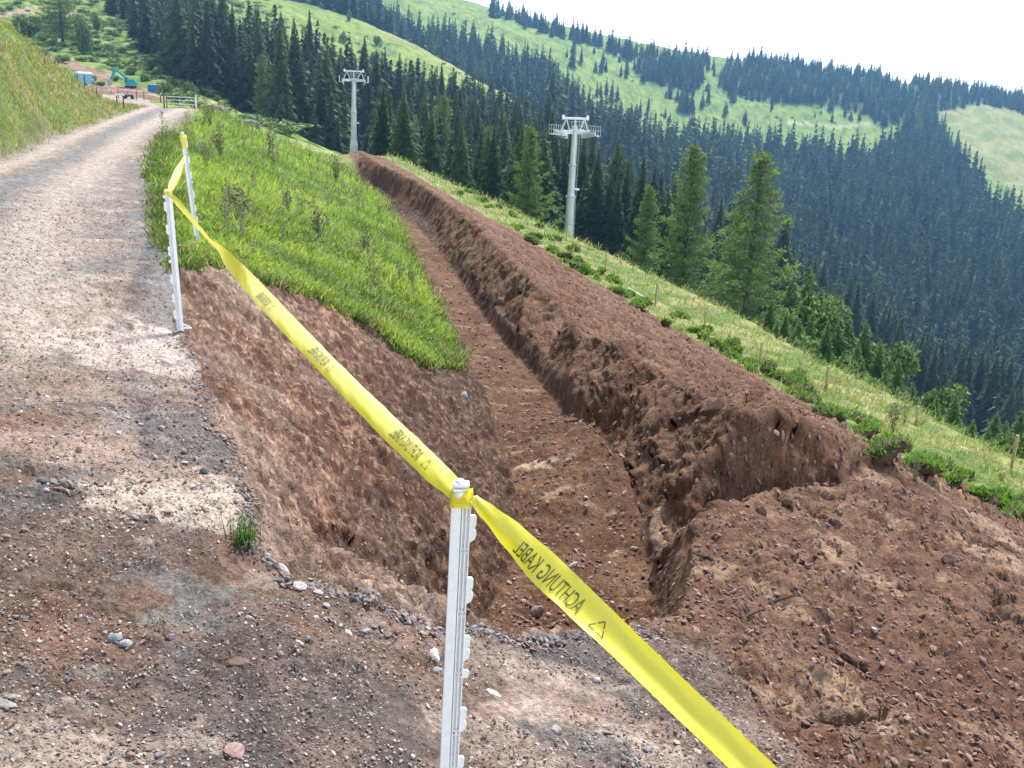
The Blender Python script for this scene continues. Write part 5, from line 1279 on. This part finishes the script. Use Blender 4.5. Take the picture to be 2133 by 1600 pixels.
def prints():
    n0 = len(COL.objects); olds = set(COL.objects)
    for tA in (.9555, .790, .622): print_on(spanB, tA, .205, .036, -.52, None, 1)
    print_on(spanC, .222, .200, .040, -.66, None, 1)
    for o in [q for q in COL.objects if q not in olds]: child_world(o)
# wraps round the post tops
def wrap(c, axis, r_, h, parts, seed):
    rr_ = random.Random(seed); x = axis.orthogonal().normalized(); view = (EYEV - c).normalized(); x = (view - axis * view.dot(axis)).normalized(); y = axis.cross(x); vs, fs = [], []; n_ = 28; m_ = 6
    for i in range(n_):
        an = 2 * math.pi * i / n_; ex = abs(math.cos(an)) ** .6 * math.copysign(1, math.cos(an)); ey = abs(math.sin(an)) ** .6 * math.copysign(1, math.sin(an))
        for j in range(m_ + 1):
            f = j / m_ - .5; slant = .006 * math.sin(an); vs.append(c + x * ex * (r_ * .42 + .0012 * math.sin(j * 2 + i)) + y * ey * (r_ + .001 * math.sin(i * 1.7 + j)) + axis * (f * h * (1 + .15 * math.sin(an * 2)) + slant))
    for i in range(n_):
        for j in range(m_): a_ = i * (m_ + 1) + j; b__ = ((i + 1) % n_) * (m_ + 1) + j; fs.append((a_, b__, b__ + 1, a_ + 1))
    return np_mesh('tape_wrap', np.array([[*p] for p in vs]), np.array(fs), MAT['tape'], None, True)
ax1 = (T1 - B1).normalized()
child_world(link('tape_wrap', wrap(T1 - ax1 * .040, ax1, .0262, .042, 0, 1)))
ax2 = (T2 - g2).normalized(); child_world(link('tape_wrap', wrap(T2 - ax2 * .01, ax2, .028, .035, 0, 2)))
ax3 = (T3 - g3).normalized(); child_world(link('tape_wrap', wrap(T3 - ax3 * .05, ax3, .034, .05, 0, 3))); child_world(link('tape_wrap', wrap(T3 - ax3 * .12, ax3, .026, .08, 0, 4)))
prints()

# ------------------------------------------------------------------ lift towers
MAT['galv'] = plain('galvanised_steel', (.52, .56, .60), .45, .35, var=.12, scale=.7, spec=.5)
MAT['galv_d'] = plain('galvanised_steel_dull', (.36, .40, .45), .55, .3, var=.1, scale=.7)
MAT['rubber'] = plain('rubber', (.03, .03, .033), .8)
def lift_tower(label, px, base_py, top_py, Y, rz, k):
    top = P(px[1], top_py, Y=Y); x, y = top.x, top.y; z = gz(x, y); H_ = top.z - z
    root = empty('lift_tower', (x, y, z), label, 'lift tower', 'cable car towers', (0, 0, rz)); vis = (base_py - top_py) / FPX * top.y * 1.02
    zb = H_ - vis                                                     # height of the visible foot above its footing
    seg = [(0, .62), (zb, .53), (zb + vis * .12, .52), (zb + vis * .15, .485), (zb + vis * .37, .475), (zb + vis * .405, .395), (zb + vis * .62, .375), (zb + vis * .66, .32), (zb + vis * .93, .30)]
    if k: seg = [(0, .70), (zb + vis * .08, .66), (zb + vis * .14, .66), (zb + vis * .22, .48), (zb + vis * .52, .46), (zb + vis * .60, .38), (H_ - 1.6, .33)]
    mb = MB()
    for (a_, ra), (b__, rb_) in zip(seg, seg[1:]): mb.tube((0, 0, a_), (0, 0, b__), ra, rb_, 20)
    mb.build('mast', MAT['galv'], root, True)
    for zz, r_ in [(seg[3][0], .50), (seg[4][0], .53), (seg[6][0], .40)]:
        mb = MB(); mb.tube((0, 0, zz - .05), (0, 0, zz + .05), r_ + .06, None, 20); mb.build('flange_ring', MAT['galv_d'], root, True)
    mb = MB(); mb.box((.62, -.1, zb + vis * (.43 if not k else .40)), (.5, .4, .16)); mb.build('sign_bracket', MAT['white'], root)
    zt = H_ - 1.55; hd = Matrix.Diagonal((.60, .55, 1, 1)); n0 = set(root.children)
    mb = MB(); mb.box((0, 0, zt), (6.2, .42, .40), None, .03); mb.box((0, 0, zt + .26), (1.5, .9, .14)); mb.build('cross_arm', MAT['galv'], root)
    mb = MB(); mb.box((0, 0, H_ - .1), (5.0, .26, .24), None, .02)
    for s_ in (-1, 1):
        mb.bar((s_ * 1.9, 0, H_ - .15), (s_ * 1.1, 0, zt + .2), .16); mb.bar((s_ * 1.9, 0, H_ - .15), (s_ * 2.8, 0, zt + .2), .16)
    mb.box((0, 0, (H_ + zt) / 2), (.22, .22, H_ - zt)); mb.build('lifting_frame', MAT['galv'], root)
    for s_ in (-1, 1):
        mb = MB(); mb.tube((s_ * 2.55, -.15, H_ - .0), (s_ * 2.55, .15, H_ - .0), .26, None, 14); mb.build('end_pulley', MAT['white'], root, True)
        mb = MB(); tl = -.12 * s_
        mb.box((s_ * 2.95, 0, zt - .12), (.22, 5.2, .26), Matrix.Rotation(tl * .6, 3, 'X'))
        for q in range(8): yy = -2.3 + q * .66; mb.tube((s_ * 2.78, yy, zt - .32 - yy * math.sin(tl * .6) * -1), (s_ * 3.12, yy, zt - .32 - yy * math.sin(tl * .6) * -1), .21, None, 12)
        mb.build('sheave_train', MAT['galv'], root)
        mb = MB(); mb.box((s_ * 3.55, 0, zt - .30), (.75, 5.6, .08))
        for q in range(7): mb.bar((s_ * 3.92, -2.8 + q * .933, zt - .28), (s_ * 3.92, -2.8 + q * .933, zt + .75), .055)
        for hh in (.25, .72): mb.bar((s_ * 3.92, -2.8, zt + hh), (s_ * 3.92, 2.8, zt + hh), .055)
        mb.build('walkway', MAT['galv'], root)
    mb = MB(); mb.box((0, -.75, zt + .30), (2.6, .7, .07))
    for q in range(6): mb.bar((-1.3 + q * .52, -1.08, zt + .3), (-1.3 + q * .52, -1.08, zt + 1.15), .05)
    for hh in (.7, 1.15): mb.bar((-1.3, -1.08, zt + hh), (1.3, -1.08, zt + hh), .05)
    mb.build('platform_railing', MAT['galv'], root)
    for o_ in set(root.children) - n0: o_.matrix_local = hd @ Matrix.Identity(4)
    mb = MB(); r_ = .02
    for s_ in (-1, 1): mb.bar((.42 + .0, s_ * .2 - .25, 0.5), (.36, s_ * .2 - .25, zt), .04)
    z_ = .8
    while z_ < zt: mb.bar((.40, -.45, z_), (.40, -.05, z_), .03, .03, Vector((1, 0, 0))); z_ += .35
    mb.build('ladder', MAT['galv_d'], root)
lift_tower('right, nearer grey steel lift tower with railed crosshead rising beside the stakes', (1185, 1199), 490, 245, 112, R(28), 0)
lift_tower('left grey steel lift tower rising behind the far end of the soil ridge', (737, 737), 312, 147, 172, R(12), 1)

# ------------------------------------------------------------------ building site at upper left
MAT['cyan'] = plain('turquoise_paint', (.03, .36, .42), .4, var=.1); MAT['black'] = plain('black_parts', (.03, .035, .04), .6); MAT['glass'] = plain('dark_glass', (.04, .07, .09), .12, spec=.8)
MAT['blue'] = plain('blue_paint', (.04, .20, .55), .45, var=.12, scale=2); MAT['lblue'] = plain('light_blue_paint', (.16, .44, .62), .5, var=.08, scale=2); MAT['roofw'] = plain('white_roof', (.78, .76, .80), .5)
MAT['oldwood'] = plain('weathered_wood', (.13, .10, .085), .9, var=.3, scale=6); MAT['metal'] = plain('fence_metal', (.55, .60, .60), .5, .3); MAT['purple'] = plain('dark_purple_paint', (.14, .06, .12), .5); MAT['steelb'] = plain('bucket_steel', (.45, .45, .46), .5, .5)
def far_at(px, py):
    s = far_spot(px, py)
    return s if s is not None else P(px, py, Y=200)
c = far_at(272, 182); Sx = c.length / FPX; ex = empty('excavator', c, 'turquoise excavator with raised boom reaching left over the building site', 'excavator', None, (0, 0, R(4))); ex.scale = (Sx, Sx, Sx)
for s_ in (-4, 4):
    mb = MB(); mb.box((0, s_, 1.6), (19, 3, 3.2), None, 1.2); mb.build('track', MAT['black'], ex)
mb = MB(); mb.prism([(-6, 4), (9, 4), (11, 6), (11, 11), (8, 14.5), (-2, 14), (-6, 12)], (0, 1.4, 0), 'Y', 9); mb.build('upper_body', MAT['cyan'], ex)
mb = MB(); mb.prism([(-9, 4), (-3, 4), (-3, 18), (-7.5, 18), (-9, 11)], (0, -2.6, 0), 'Y', 5); cb = mb.build('cab', MAT['cyan'], ex)
mb = MB(); mb.prism([(-8.4, 9), (-4, 9), (-4, 16.8), (-7.2, 16.8), (-8.4, 11.4)], (0, -2.6, 0), 'Y', 5.3); g_ = mb.build('window', MAT['glass'], cb)
mb = MB(); mb.prism([(-1, 12), (-4, 16), (-20, 29), (-26, 33), (-28, 30), (-24, 27), (-9, 15), (-4, 9)], (0, 1.2, 0), 'Y', 2.4); mb.build('boom', MAT['cyan'], ex)
mb = MB(); mb.prism([(-24, 33), (-29, 33), (-31, 29), (-36, 14), (-37, 10), (-34, 10), (-30, 18), (-25, 29)], (0, 1.2, 0), 'Y', 1.9); mb.build('stick', MAT['cyan'], ex)
mb = MB(); mb.prism([(-33, 12), (-41, 13), (-43, 9), (-41, 3), (-37, 1.5), (-34, 4)], (0, 1.2, 0), 'Y', 5.5); mb.build('bucket', MAT['steelb'], ex)
c = far_at(166, 179); Sx = c.length / FPX; tr_ = empty('site_trailer', c, 'light blue building-site trailer with curved white roof', 'trailer', None, (0, 0, R(-38))); tr_.scale = (Sx, Sx, Sx)
mb = MB(); mb.box((-4, 9, 12.5), (17, 26, 19), None, .3); mb.build('body', MAT['lblue'], tr_)
mb = MB(); mb.prism([(-9.2, 21.5), (9.2, 21.5), (8.6, 23.6), (5, 25), (-5, 25), (-8.6, 23.6)], (-4, 9, 0), 'Y', 27.5); mb.build('roof', MAT['roofw'], tr_)
mb = MB(); mb.box((0, -4.25, 12), (5, .5, 13)); mb.build('door', MAT['blue'], tr_)
mb = MB(); mb.box((-8, -4.3, 16), (4.5, .5, 5)); mb.build('window', MAT['glass'], tr_)
for s_ in (1, -1):
    mb = MB(); mb.tube((-4 + s_ * 8.8, 9, 2.6), (-4 + s_ * 7.0, 9, 2.6), 2.8, None, 14); mb.build('wheel', MAT['rubber'], tr_)
c = far_at(321, 192); Sx = c.length / FPX; ct = empty('container', c, 'bright blue steel container half sunk behind the shrubs', 'container', None, (0, 0, R(14))); ct.scale = (Sx, Sx, Sx)
mb = MB(); mb.box((0, 4, 6.5), (22, 11, 13)); 
for q in range(10): mb.box((-9.9 + q * 2.2, -1.62, 6.5), (1.1, .5, 11.5))
mb.build('body', MAT['blue'], ct); mb = MB(); mb.box((0, 4, 13.6), (22.8, 11.8, 1.0)); mb.build('roof', MAT['metal'], ct)
c = far_at(263, 206); Sx = c.length / FPX; tk = empty('tractor', c, 'small dark purple tractor with roofed cab parked below the spoil', 'tractor', None, (0, 0, R(25))); tk.scale = (Sx, Sx, Sx)
mb = MB(); mb.box((7.5, 0, 6.0), (11, 5, 4.2), None, .8); mb.box((0, 0, 5.0), (7, 7, 5), None, .6); mb.build('body', MAT['purple'], tk)
mb = MB()
for a_ in (-2.8, 2.8):
    for b__ in (-2.8, 2.8): mb.box((a_ - .5, b__, 11), (.7, .7, 8))
mb.build('cab_frame', MAT['purple'], tk); mb = MB(); mb.box((-.5, 0, 15.4), (8, 7.6, 1.2), None, .4); mb.build('cab_roof', MAT['metal'], tk)
for a_, r_, w_ in ((-2.5, 4.2, 2.2), (10.5, 2.7, 1.6)):
    for b__ in (-4.4, 4.4): mb = MB(); mb.tube((a_, b__ - w_ / 2, r_), (a_, b__ + w_ / 2, r_), r_, None, 16); mb.build('wheel', MAT['rubber'], tk)
mb = MB(); mb.prism([(13, 1), (18, 1), (18, 2), (15, 4), (14, 7), (13, 7)], (0, 0, 0), 'Y', 7); mb.build('front_bucket', MAT['metal'], tk)
# person beside the trailer
c = far_at(194, 182); Sx = 1.0
MAT['skin'] = plain('skin', (.45, .28, .21), .6); MAT['shirt'] = plain('pale_shirt', (.55, .50, .58), .8); MAT['trouser'] = plain('dark_trousers', (.05, .055, .08), .85); MAT['hair'] = plain('hair', (.06, .04, .03), .8)
def person(loc, rz, label):
    J = {'pel': (0, 0, .95), 'spine': (0, .01, 1.15), 'chest': (0, 0, 1.38), 'neck': (0, 0, 1.52), 'head': (0, -.02, 1.64), 'crown': (0, 0, 1.75), 'ls': (.18, 0, 1.42), 'le': (.25, .02, 1.14), 'lw': (.24, -.1, .92), 'lh': (.24, -.13, .83), 'rs': (-.18, 0, 1.42), 're': (-.25, .02, 1.14), 'rw': (-.24, -.1, .92), 'rh': (-.24, -.13, .83),
         'lhip': (.10, 0, .9), 'lk': (.11, -.02, .5), 'la': (.12, .02, .09), 'lt': (.13, -.14, .03), 'rhip': (-.10, 0, .9), 'rk': (-.11, -.02, .5), 'ra': (-.13, .02, .09), 'rt': (-.14, -.14, .03)}
    Rr = {'pel': .13, 'spine': .12, 'chest': .15, 'neck': .055, 'head': .10, 'crown': .07, 'ls': .07, 'le': .045, 'lw': .032, 'lh': .04, 'rs': .07, 're': .045, 'rw': .032, 'rh': .04, 'lhip': .09, 'lk': .06, 'la': .045, 'lt': .035, 'rhip': .09, 'rk': .06, 'ra': .045, 'rt': .035}
    E_ = [('pel', 'spine'), ('spine', 'chest'), ('chest', 'neck'), ('neck', 'head'), ('head', 'crown'), ('chest', 'ls'), ('ls', 'le'), ('le', 'lw'), ('lw', 'lh'), ('chest', 'rs'), ('rs', 're'), ('re', 'rw'), ('rw', 'rh'), ('pel', 'lhip'), ('lhip', 'lk'), ('lk', 'la'), ('la', 'lt'), ('pel', 'rhip'), ('rhip', 'rk'), ('rk', 'ra'), ('ra', 'rt')]
    ks = list(J); me = bpy.data.meshes.new('person'); me.from_pydata([J[k] for k in ks], [(ks.index(a_), ks.index(b__)) for a_, b__ in E_], [])
    o = link('person', me, None, loc, (0, 0, rz)); sk = o.modifiers.new('skin', 'SKIN'); o.modifiers.new('sub', 'SUBSURF').levels = 1; o.modifiers['sub'].render_levels = 1
    for i, k in enumerate(ks): me.skin_vertices[0].data[i].radius = (Rr[k], Rr[k] * .85); me.skin_vertices[0].data[i].use_root = (k == 'pel')
    bpy.context.view_layer.update(); m2 = bpy.data.meshes.new_from_object(o.evaluated_get(bpy.context.evaluated_depsgraph_get())); o.modifiers.clear(); o.data = m2; m2.materials.clear()
    for mt in (MAT['skin'], MAT['shirt'], MAT['trouser'], MAT['hair']): m2.materials.append(mt)
    for f in m2.polygons: cz = f.center; f.material_index = 2 if cz.z < .93 and abs(cz.x) < .22 else (1 if .93 <= cz.z < 1.5 and abs(cz.x) < .29 else (3 if cz.z > 1.68 or (cz.z > 1.6 and cz.y > .01) else 0)); f.use_smooth = True
    return tag(o, label, 'person')
person(c, R(20), 'person in pale shirt and dark trousers standing right of the blue trailer')

# fences, gate, board, all in units of photo pixels at their own distance
def stick_post(px, py, hp, label, wpx=2.2, mat='oldwood', name='wooden_post', grp='fence posts along the far road'):
    p, n = on_ground(px, py)
    s = far_spot(px, py)
    if p is None or (s is not None and False): p = s
    if p is None: return None
    S_ = (p - EYEV).length / FPX; mb = MB(); mb.tube((0, 0, -.3), (0, 0, hp * S_), wpx * S_ * .5, wpx * S_ * .42, 8); o = mb.build(name, MAT[mat], None, True, p)
    o.rotation_euler = (random.uniform(-.04, .04), random.uniform(-.04, .04), 0); return tag(o, label, 'post', grp)
for px, py, hp, lab in [(63, 125, 9, 'small dark fence post farthest left on the bank top'), (93, 134, 10, 'dark fence post second from the left on the bank top'), (177, 187, 26, 'tall dark post on the bank top in front of the blue trailer'), (202, 204, 20, 'thin pole at the foot of the spoil right of the trailer'),
                        (285, 208, 19, 'thin pole between the tractor and the gate, left of two'), (300, 210, 17, 'thin pole between the tractor and the gate, right of two'), (335, 214, 12, 'short pole left of the gate beside the shrubs'), (247, 205, 17, 'thin pole left of the tractor'), (406, 226, 17, 'thin stick directly right of the gate')]:
    stick_post(px, py, hp, lab, 1.8 if 'thin' in lab else 2.6)
def px_frame(px, py, Yd=None):
    p, n = on_ground(px, py)
    s = far_spot(px, py)
    if Yd: p = P(px, py, Y=Yd); p.z = gz(p.x, p.y)
    elif p is None or (p - EYEV).length > 90: p = s or p
    return p, (p - EYEV).length / FPX
p, S_ = px_frame(251, 228); bd = empty('road_board', p, 'low white-topped board on two dark posts at the road bend', 'sign board', None, (0, 0, R(12))); bd.scale = (S_,) * 3
for xx, hh in ((-5.5, 28), (6, 31)):
    mb = MB(); mb.tube((xx, 0, -6), (xx, 0, hh - 4), 1.4, 1.2, 8); mb.build('leg', MAT['oldwood'], bd)
mb = MB(); mb.box((0, 0, 26.5), (16, 7, 3.2), Matrix.Rotation(R(-6), 3, 'X'), .5); mb.build('board', MAT['roofw'], bd)
p, S_ = px_frame(375, 226); gt = empty('road_gate', p, 'grey tubular metal gate across the side track, with one white post', 'gate', None, (0, 0, R(8))); gt.scale = (S_,) * 3
for xx, mt, hh, w_ in ((-29, 'oldwood', 27, 1.5), (-24, 'oldwood', 22, 1.1), (30, 'roofw', 26, 1.5)):
    mb = MB(); mb.tube((xx, 0, -8), (xx, 0, hh), w_, w_ * .9, 8); mb.build('gate_post', MAT[mt], gt)
mb = MB()
for hh in (8, 15, 21): mb.tube((-29, 0, hh), (29, 0, hh), .65, None, 6)
for xx in (-27.5, 0, 28): mb.tube((xx, 0, 6), (xx, 0, 22), .6, None, 6)
mb.build('gate_leaf', MAT['metal'], gt)
def mound(px, py, rw, rh, lab, seed, mat='soil', col=(.16, .12, .10)):
    p, S_ = px_frame(px, py)
    bm = bmesh.new(); bmesh.ops.create_icosphere(bm, subdivisions=4, radius=1.0); vv_ = np.array([q.co[:] for q in bm.verts]); ff = np.array([[q.index for q in f.verts] for f in bm.faces]); bm.free()
    vv_ *= (1 + fbm(vv_, .6, 4, .6, seed=seed)[:, None] * .35); vv_ *= [rw * S_, rw * S_ * .8, rh * S_]
    tag(link('earth_mound', np_mesh('earth_mound', vv_, ff, MAT['soil'], np.tile(col, (len(vv_), 1)) * (1 + fbm(vv_, .5, 3, seed=seed + 1)[:, None] * .8), True), None, p - Vector((0, 0, rh * S_ * .1))), lab, 'earth mound', 'earth mounds right of the road crest')
mound(452, 233, 19, 15, 'brown rounded earth mound just right of the road crest', 91, col=(.22, .16, .13)); mound(520, 262, 20, 13, 'greyish low earth mound farther right below the road crest', 92, col=(.20, .19, .17))

# ------------------------------------------------------------------ shrubs
def shrub_tris(n, seed, size=.09):
    r_ = np.random.default_rng(seed); k = 7; ctr = r_.normal(0, .42, (k, 3)) * [1, 1, .35] + [0, 0, .5]; rad_ = r_.uniform(.3, .55, k)
    which = r_.integers(0, k, n); dir_ = r_.normal(0, 1, (n, 3)); dir_ /= np.linalg.norm(dir_, axis=1)[:, None]
    cen = ctr[which] + dir_ * (rad_[which] * (.55 + .5 * r_.random(n)))[:, None] * [1, 1, .9]; cen[:, 2] = np.abs(cen[:, 2])
    a = r_.normal(0, 1, (n, 3)) + dir_ * .5; a /= np.linalg.norm(a, axis=1)[:, None]; sd_ = np.cross(a, r_.normal(0, 1, (n, 3))); sd_ /= np.linalg.norm(sd_, axis=1)[:, None]
    s_ = size * (0.6 + .8 * r_.random((n, 1))); c = np.array([.08, .135, .04]) * (1 - r_.random((n, 1))) + np.array([.19, .28, .09]) * r_.random((n, 1))
    return cen, a * s_, sd_ * s_ * .5, c
SHR = [tris_mesh('foliage', *[q for q in (lambda t: (t[0], t[1], t[2]))(shrub_tris(2400, 40 + i, .085))], MAT['foliage'], shrub_tris(2400, 40 + i, .085)[3]) for i in range(3)]
mb = MB()
for k in range(6): an = k * 1.05; mb.tube((0, 0, -.1), (math.cos(an) * .3, math.sin(an) * .3, .6), .04, .015, 5)
bmesh.ops.recalc_face_normals(mb.bm, faces=mb.bm.faces); STM = bpy.data.meshes.new('stem'); mb.bm.to_mesh(STM); mb.bm.free(); STM.materials.append(MAT['bark'])
sh = [(172, 112, 30, 74, 'large round green bush above the blue trailer'), (205, 66, 16, 34, 'tall dark shrub right of the large round bush'), (60, 75, 44, 42, 'dark green thicket under the big larch at top left'), (15, 80, 26, 30, 'grey-green thicket at the left edge below the red track'), (120, 70, 26, 40, 'dark bush at the foot of the top-left larch'),
      (315, 146, 20, 26, 'pale bush at the lower edge of the spruce stand'), (335, 160, 14, 22, 'dark round bush right below the pale one at the stand edge'), (345, 200, 24, 28, 'dark bush behind the left half of the gate'), (395, 200, 22, 30, 'dark bush behind the right half of the gate'), (250, 140, 20, 16, 'low shrub above the excavator'),
      (230, 110, 18, 16, 'low shrub upslope of the excavator'), (275, 155, 20, 16, 'low shrub right of the excavator boom'), (300, 170, 20, 16, 'low shrub above the blue container'), (190, 172, 16, 14, 'dark shrub between the trailer and the excavator bucket'), (210, 178, 16, 8, 'flat dark shrub under the excavator bucket'), (355, 180, 22, 20, 'light green shrub above the gate'),
      (500, 215, 26, 18, 'grey-green shrub on the slope beyond the two mounds'), (785, 95, 14, 22, 'round bush on the far left meadow, right of two'), (715, 88, 14, 22, 'round bush on the far left meadow, left of two'), (775, 132, 16, 24, 'round bush low on the far left meadow'), (728, 44, 12, 24, 'round pale tree on the meadow skyline left of the hazy wood'),
      (440, 205, 18, 16, 'low shrub on the slope right of the gate'), (130, 130, 24, 14, 'low shrub above the brown track'), (90, 115, 22, 12, 'low shrub at the top of the brown track'), (330, 186, 14, 14, 'small shrub directly right of the blue container'), (240, 168, 12, 10, 'small shrub behind the excavator stick')]
for i, (px, py, wp, hp, lab) in enumerate(sh):
    s = far_spot(px, py)
    if s is None: continue
    S_ = (s - EYEV).length / FPX; e = empty('shrub', s, lab, 'shrub', 'shrubs on the far slopes', (0, 0, random.random() * 6)); e.scale = (wp * S_ * .62, wp * S_ * .62, hp * S_ * .85)
    link('foliage', SHR[i % 3], e); link('stem', STM, e)
for i, (px, top, Yd, hh) in enumerate([(1665, 690, 44, 2.2), (1735, 735, 42, 1.9), (1815, 775, 40, 1.8), (1880, 800, 40, 2.0), (1950, 850, 38, 1.8), (2020, 900, 36, 1.8), (2090, 920, 40, 2.2), (1700, 610, 58, 3.0), (1860, 700, 60, 3.2), (1985, 790, 62, 3.2), (2110, 890, 34, 1.6)]):
    c = P(px, top, Y=Yd); z = gz(c.x, c.y); e = empty('leafy_bush', (c.x, c.y, c.z - hh), f'rounded green leafy bush {"under the big larches" if px < 1750 else "behind the stakes of the strip" if px < 1960 else "at the right edge below the strip"}, {"tall" if hh > 2.5 else "low"}', 'bush', 'leafy bushes below the grass strip', (0, 0, i * 1.3))
    e.scale = (hh * .62, hh * .62, hh * .85); link('foliage', SHR[i % 3], e); link('stem', STM, e)
# undergrowth: hundreds of low bushes on the slope, merged
SL = [shrub_tris(150, 60 + i, .24) for i in range(5)]; cc, aa, bb, kk = [], [], [], []
for i in range(1500):
    if i < 950: px, py = random.uniform(-20, 600), random.uniform(-20, 300)
    else: px, py = random.uniform(520, 1900), random.uniform(-10, 260)
    s = far_spot(px, py)
    if s is None or s.y < 125: continue
    if i < 950 and (px * .42 + 8 > py + 60 and py < px * .5 - 70): pass
    if inside([(-20, 60), (70, 96), (240, 150), (262, 200), (-20, 200)], px, py) or inside([(140, 150), (345, 168), (345, 230), (140, 230)], px, py): continue
    if i >= 950 and random.random() < .35: continue
    c, a, sd_, k = SL[i % 5]; big = random.uniform(.8, 2.0) if i < 950 else random.uniform(.7, 1.9); hgt = big * random.uniform(.45, .95)
    sc_ = np.array([big * 1.3, big * 1.3, hgt]); z = s.z
    cc.append(c * sc_ + [s.x, s.y, z]); aa.append(a * sc_); bb.append(sd_ * sc_); kk.append(k * random.uniform(.7, 1.5))
tag(link('undergrowth', tris_mesh('undergrowth', np.concatenate(cc), np.concatenate(aa), np.concatenate(bb), MAT['foliage'], np.concatenate(kk))), 'low alpine shrubs dotted over the far green slopes', 'undergrowth', kind='stuff')

# ------------------------------------------------------------------ haze
allz = [float(Pd[:, 2].min()), float(Q0[:, 2].min())]; lo = min(allz) - 1.5; hi = float(max(Q0[:, 2].max(), Pd[:, 2].max())) + 45
xm, ym = float(np.abs(Q0[:, 0]).max()) + 20, float(Q0[:, 1].max()) + 20; y0 = min(float(Q0[:, 1].min()), float(Pd[:, 1].min()), -100) - 20
mb = MB(); mb.box((0, (ym + y0) / 2, (lo + hi) / 2), (2 * xm, ym - y0, hi - lo)); hm = bpy.data.materials.new('haze'); hm.use_nodes = True; nt = hm.node_tree; nt.nodes.clear()
ho = N(nt, 'ShaderNodeOutputMaterial'); pv = N(nt, 'ShaderNodeVolumePrincipled'); pv.inputs['Color'].default_value = (.24, .52, .90, 1); pv.inputs['Density'].default_value = .00023; pv.inputs['Anisotropy'].default_value = .35
nt.links.new(pv.outputs[0], ho.inputs['Volume']); hz = mb.build('haze', hm); tag(hz, 'thin blue mountain haze in the valley air', 'haze', kind='stuff')
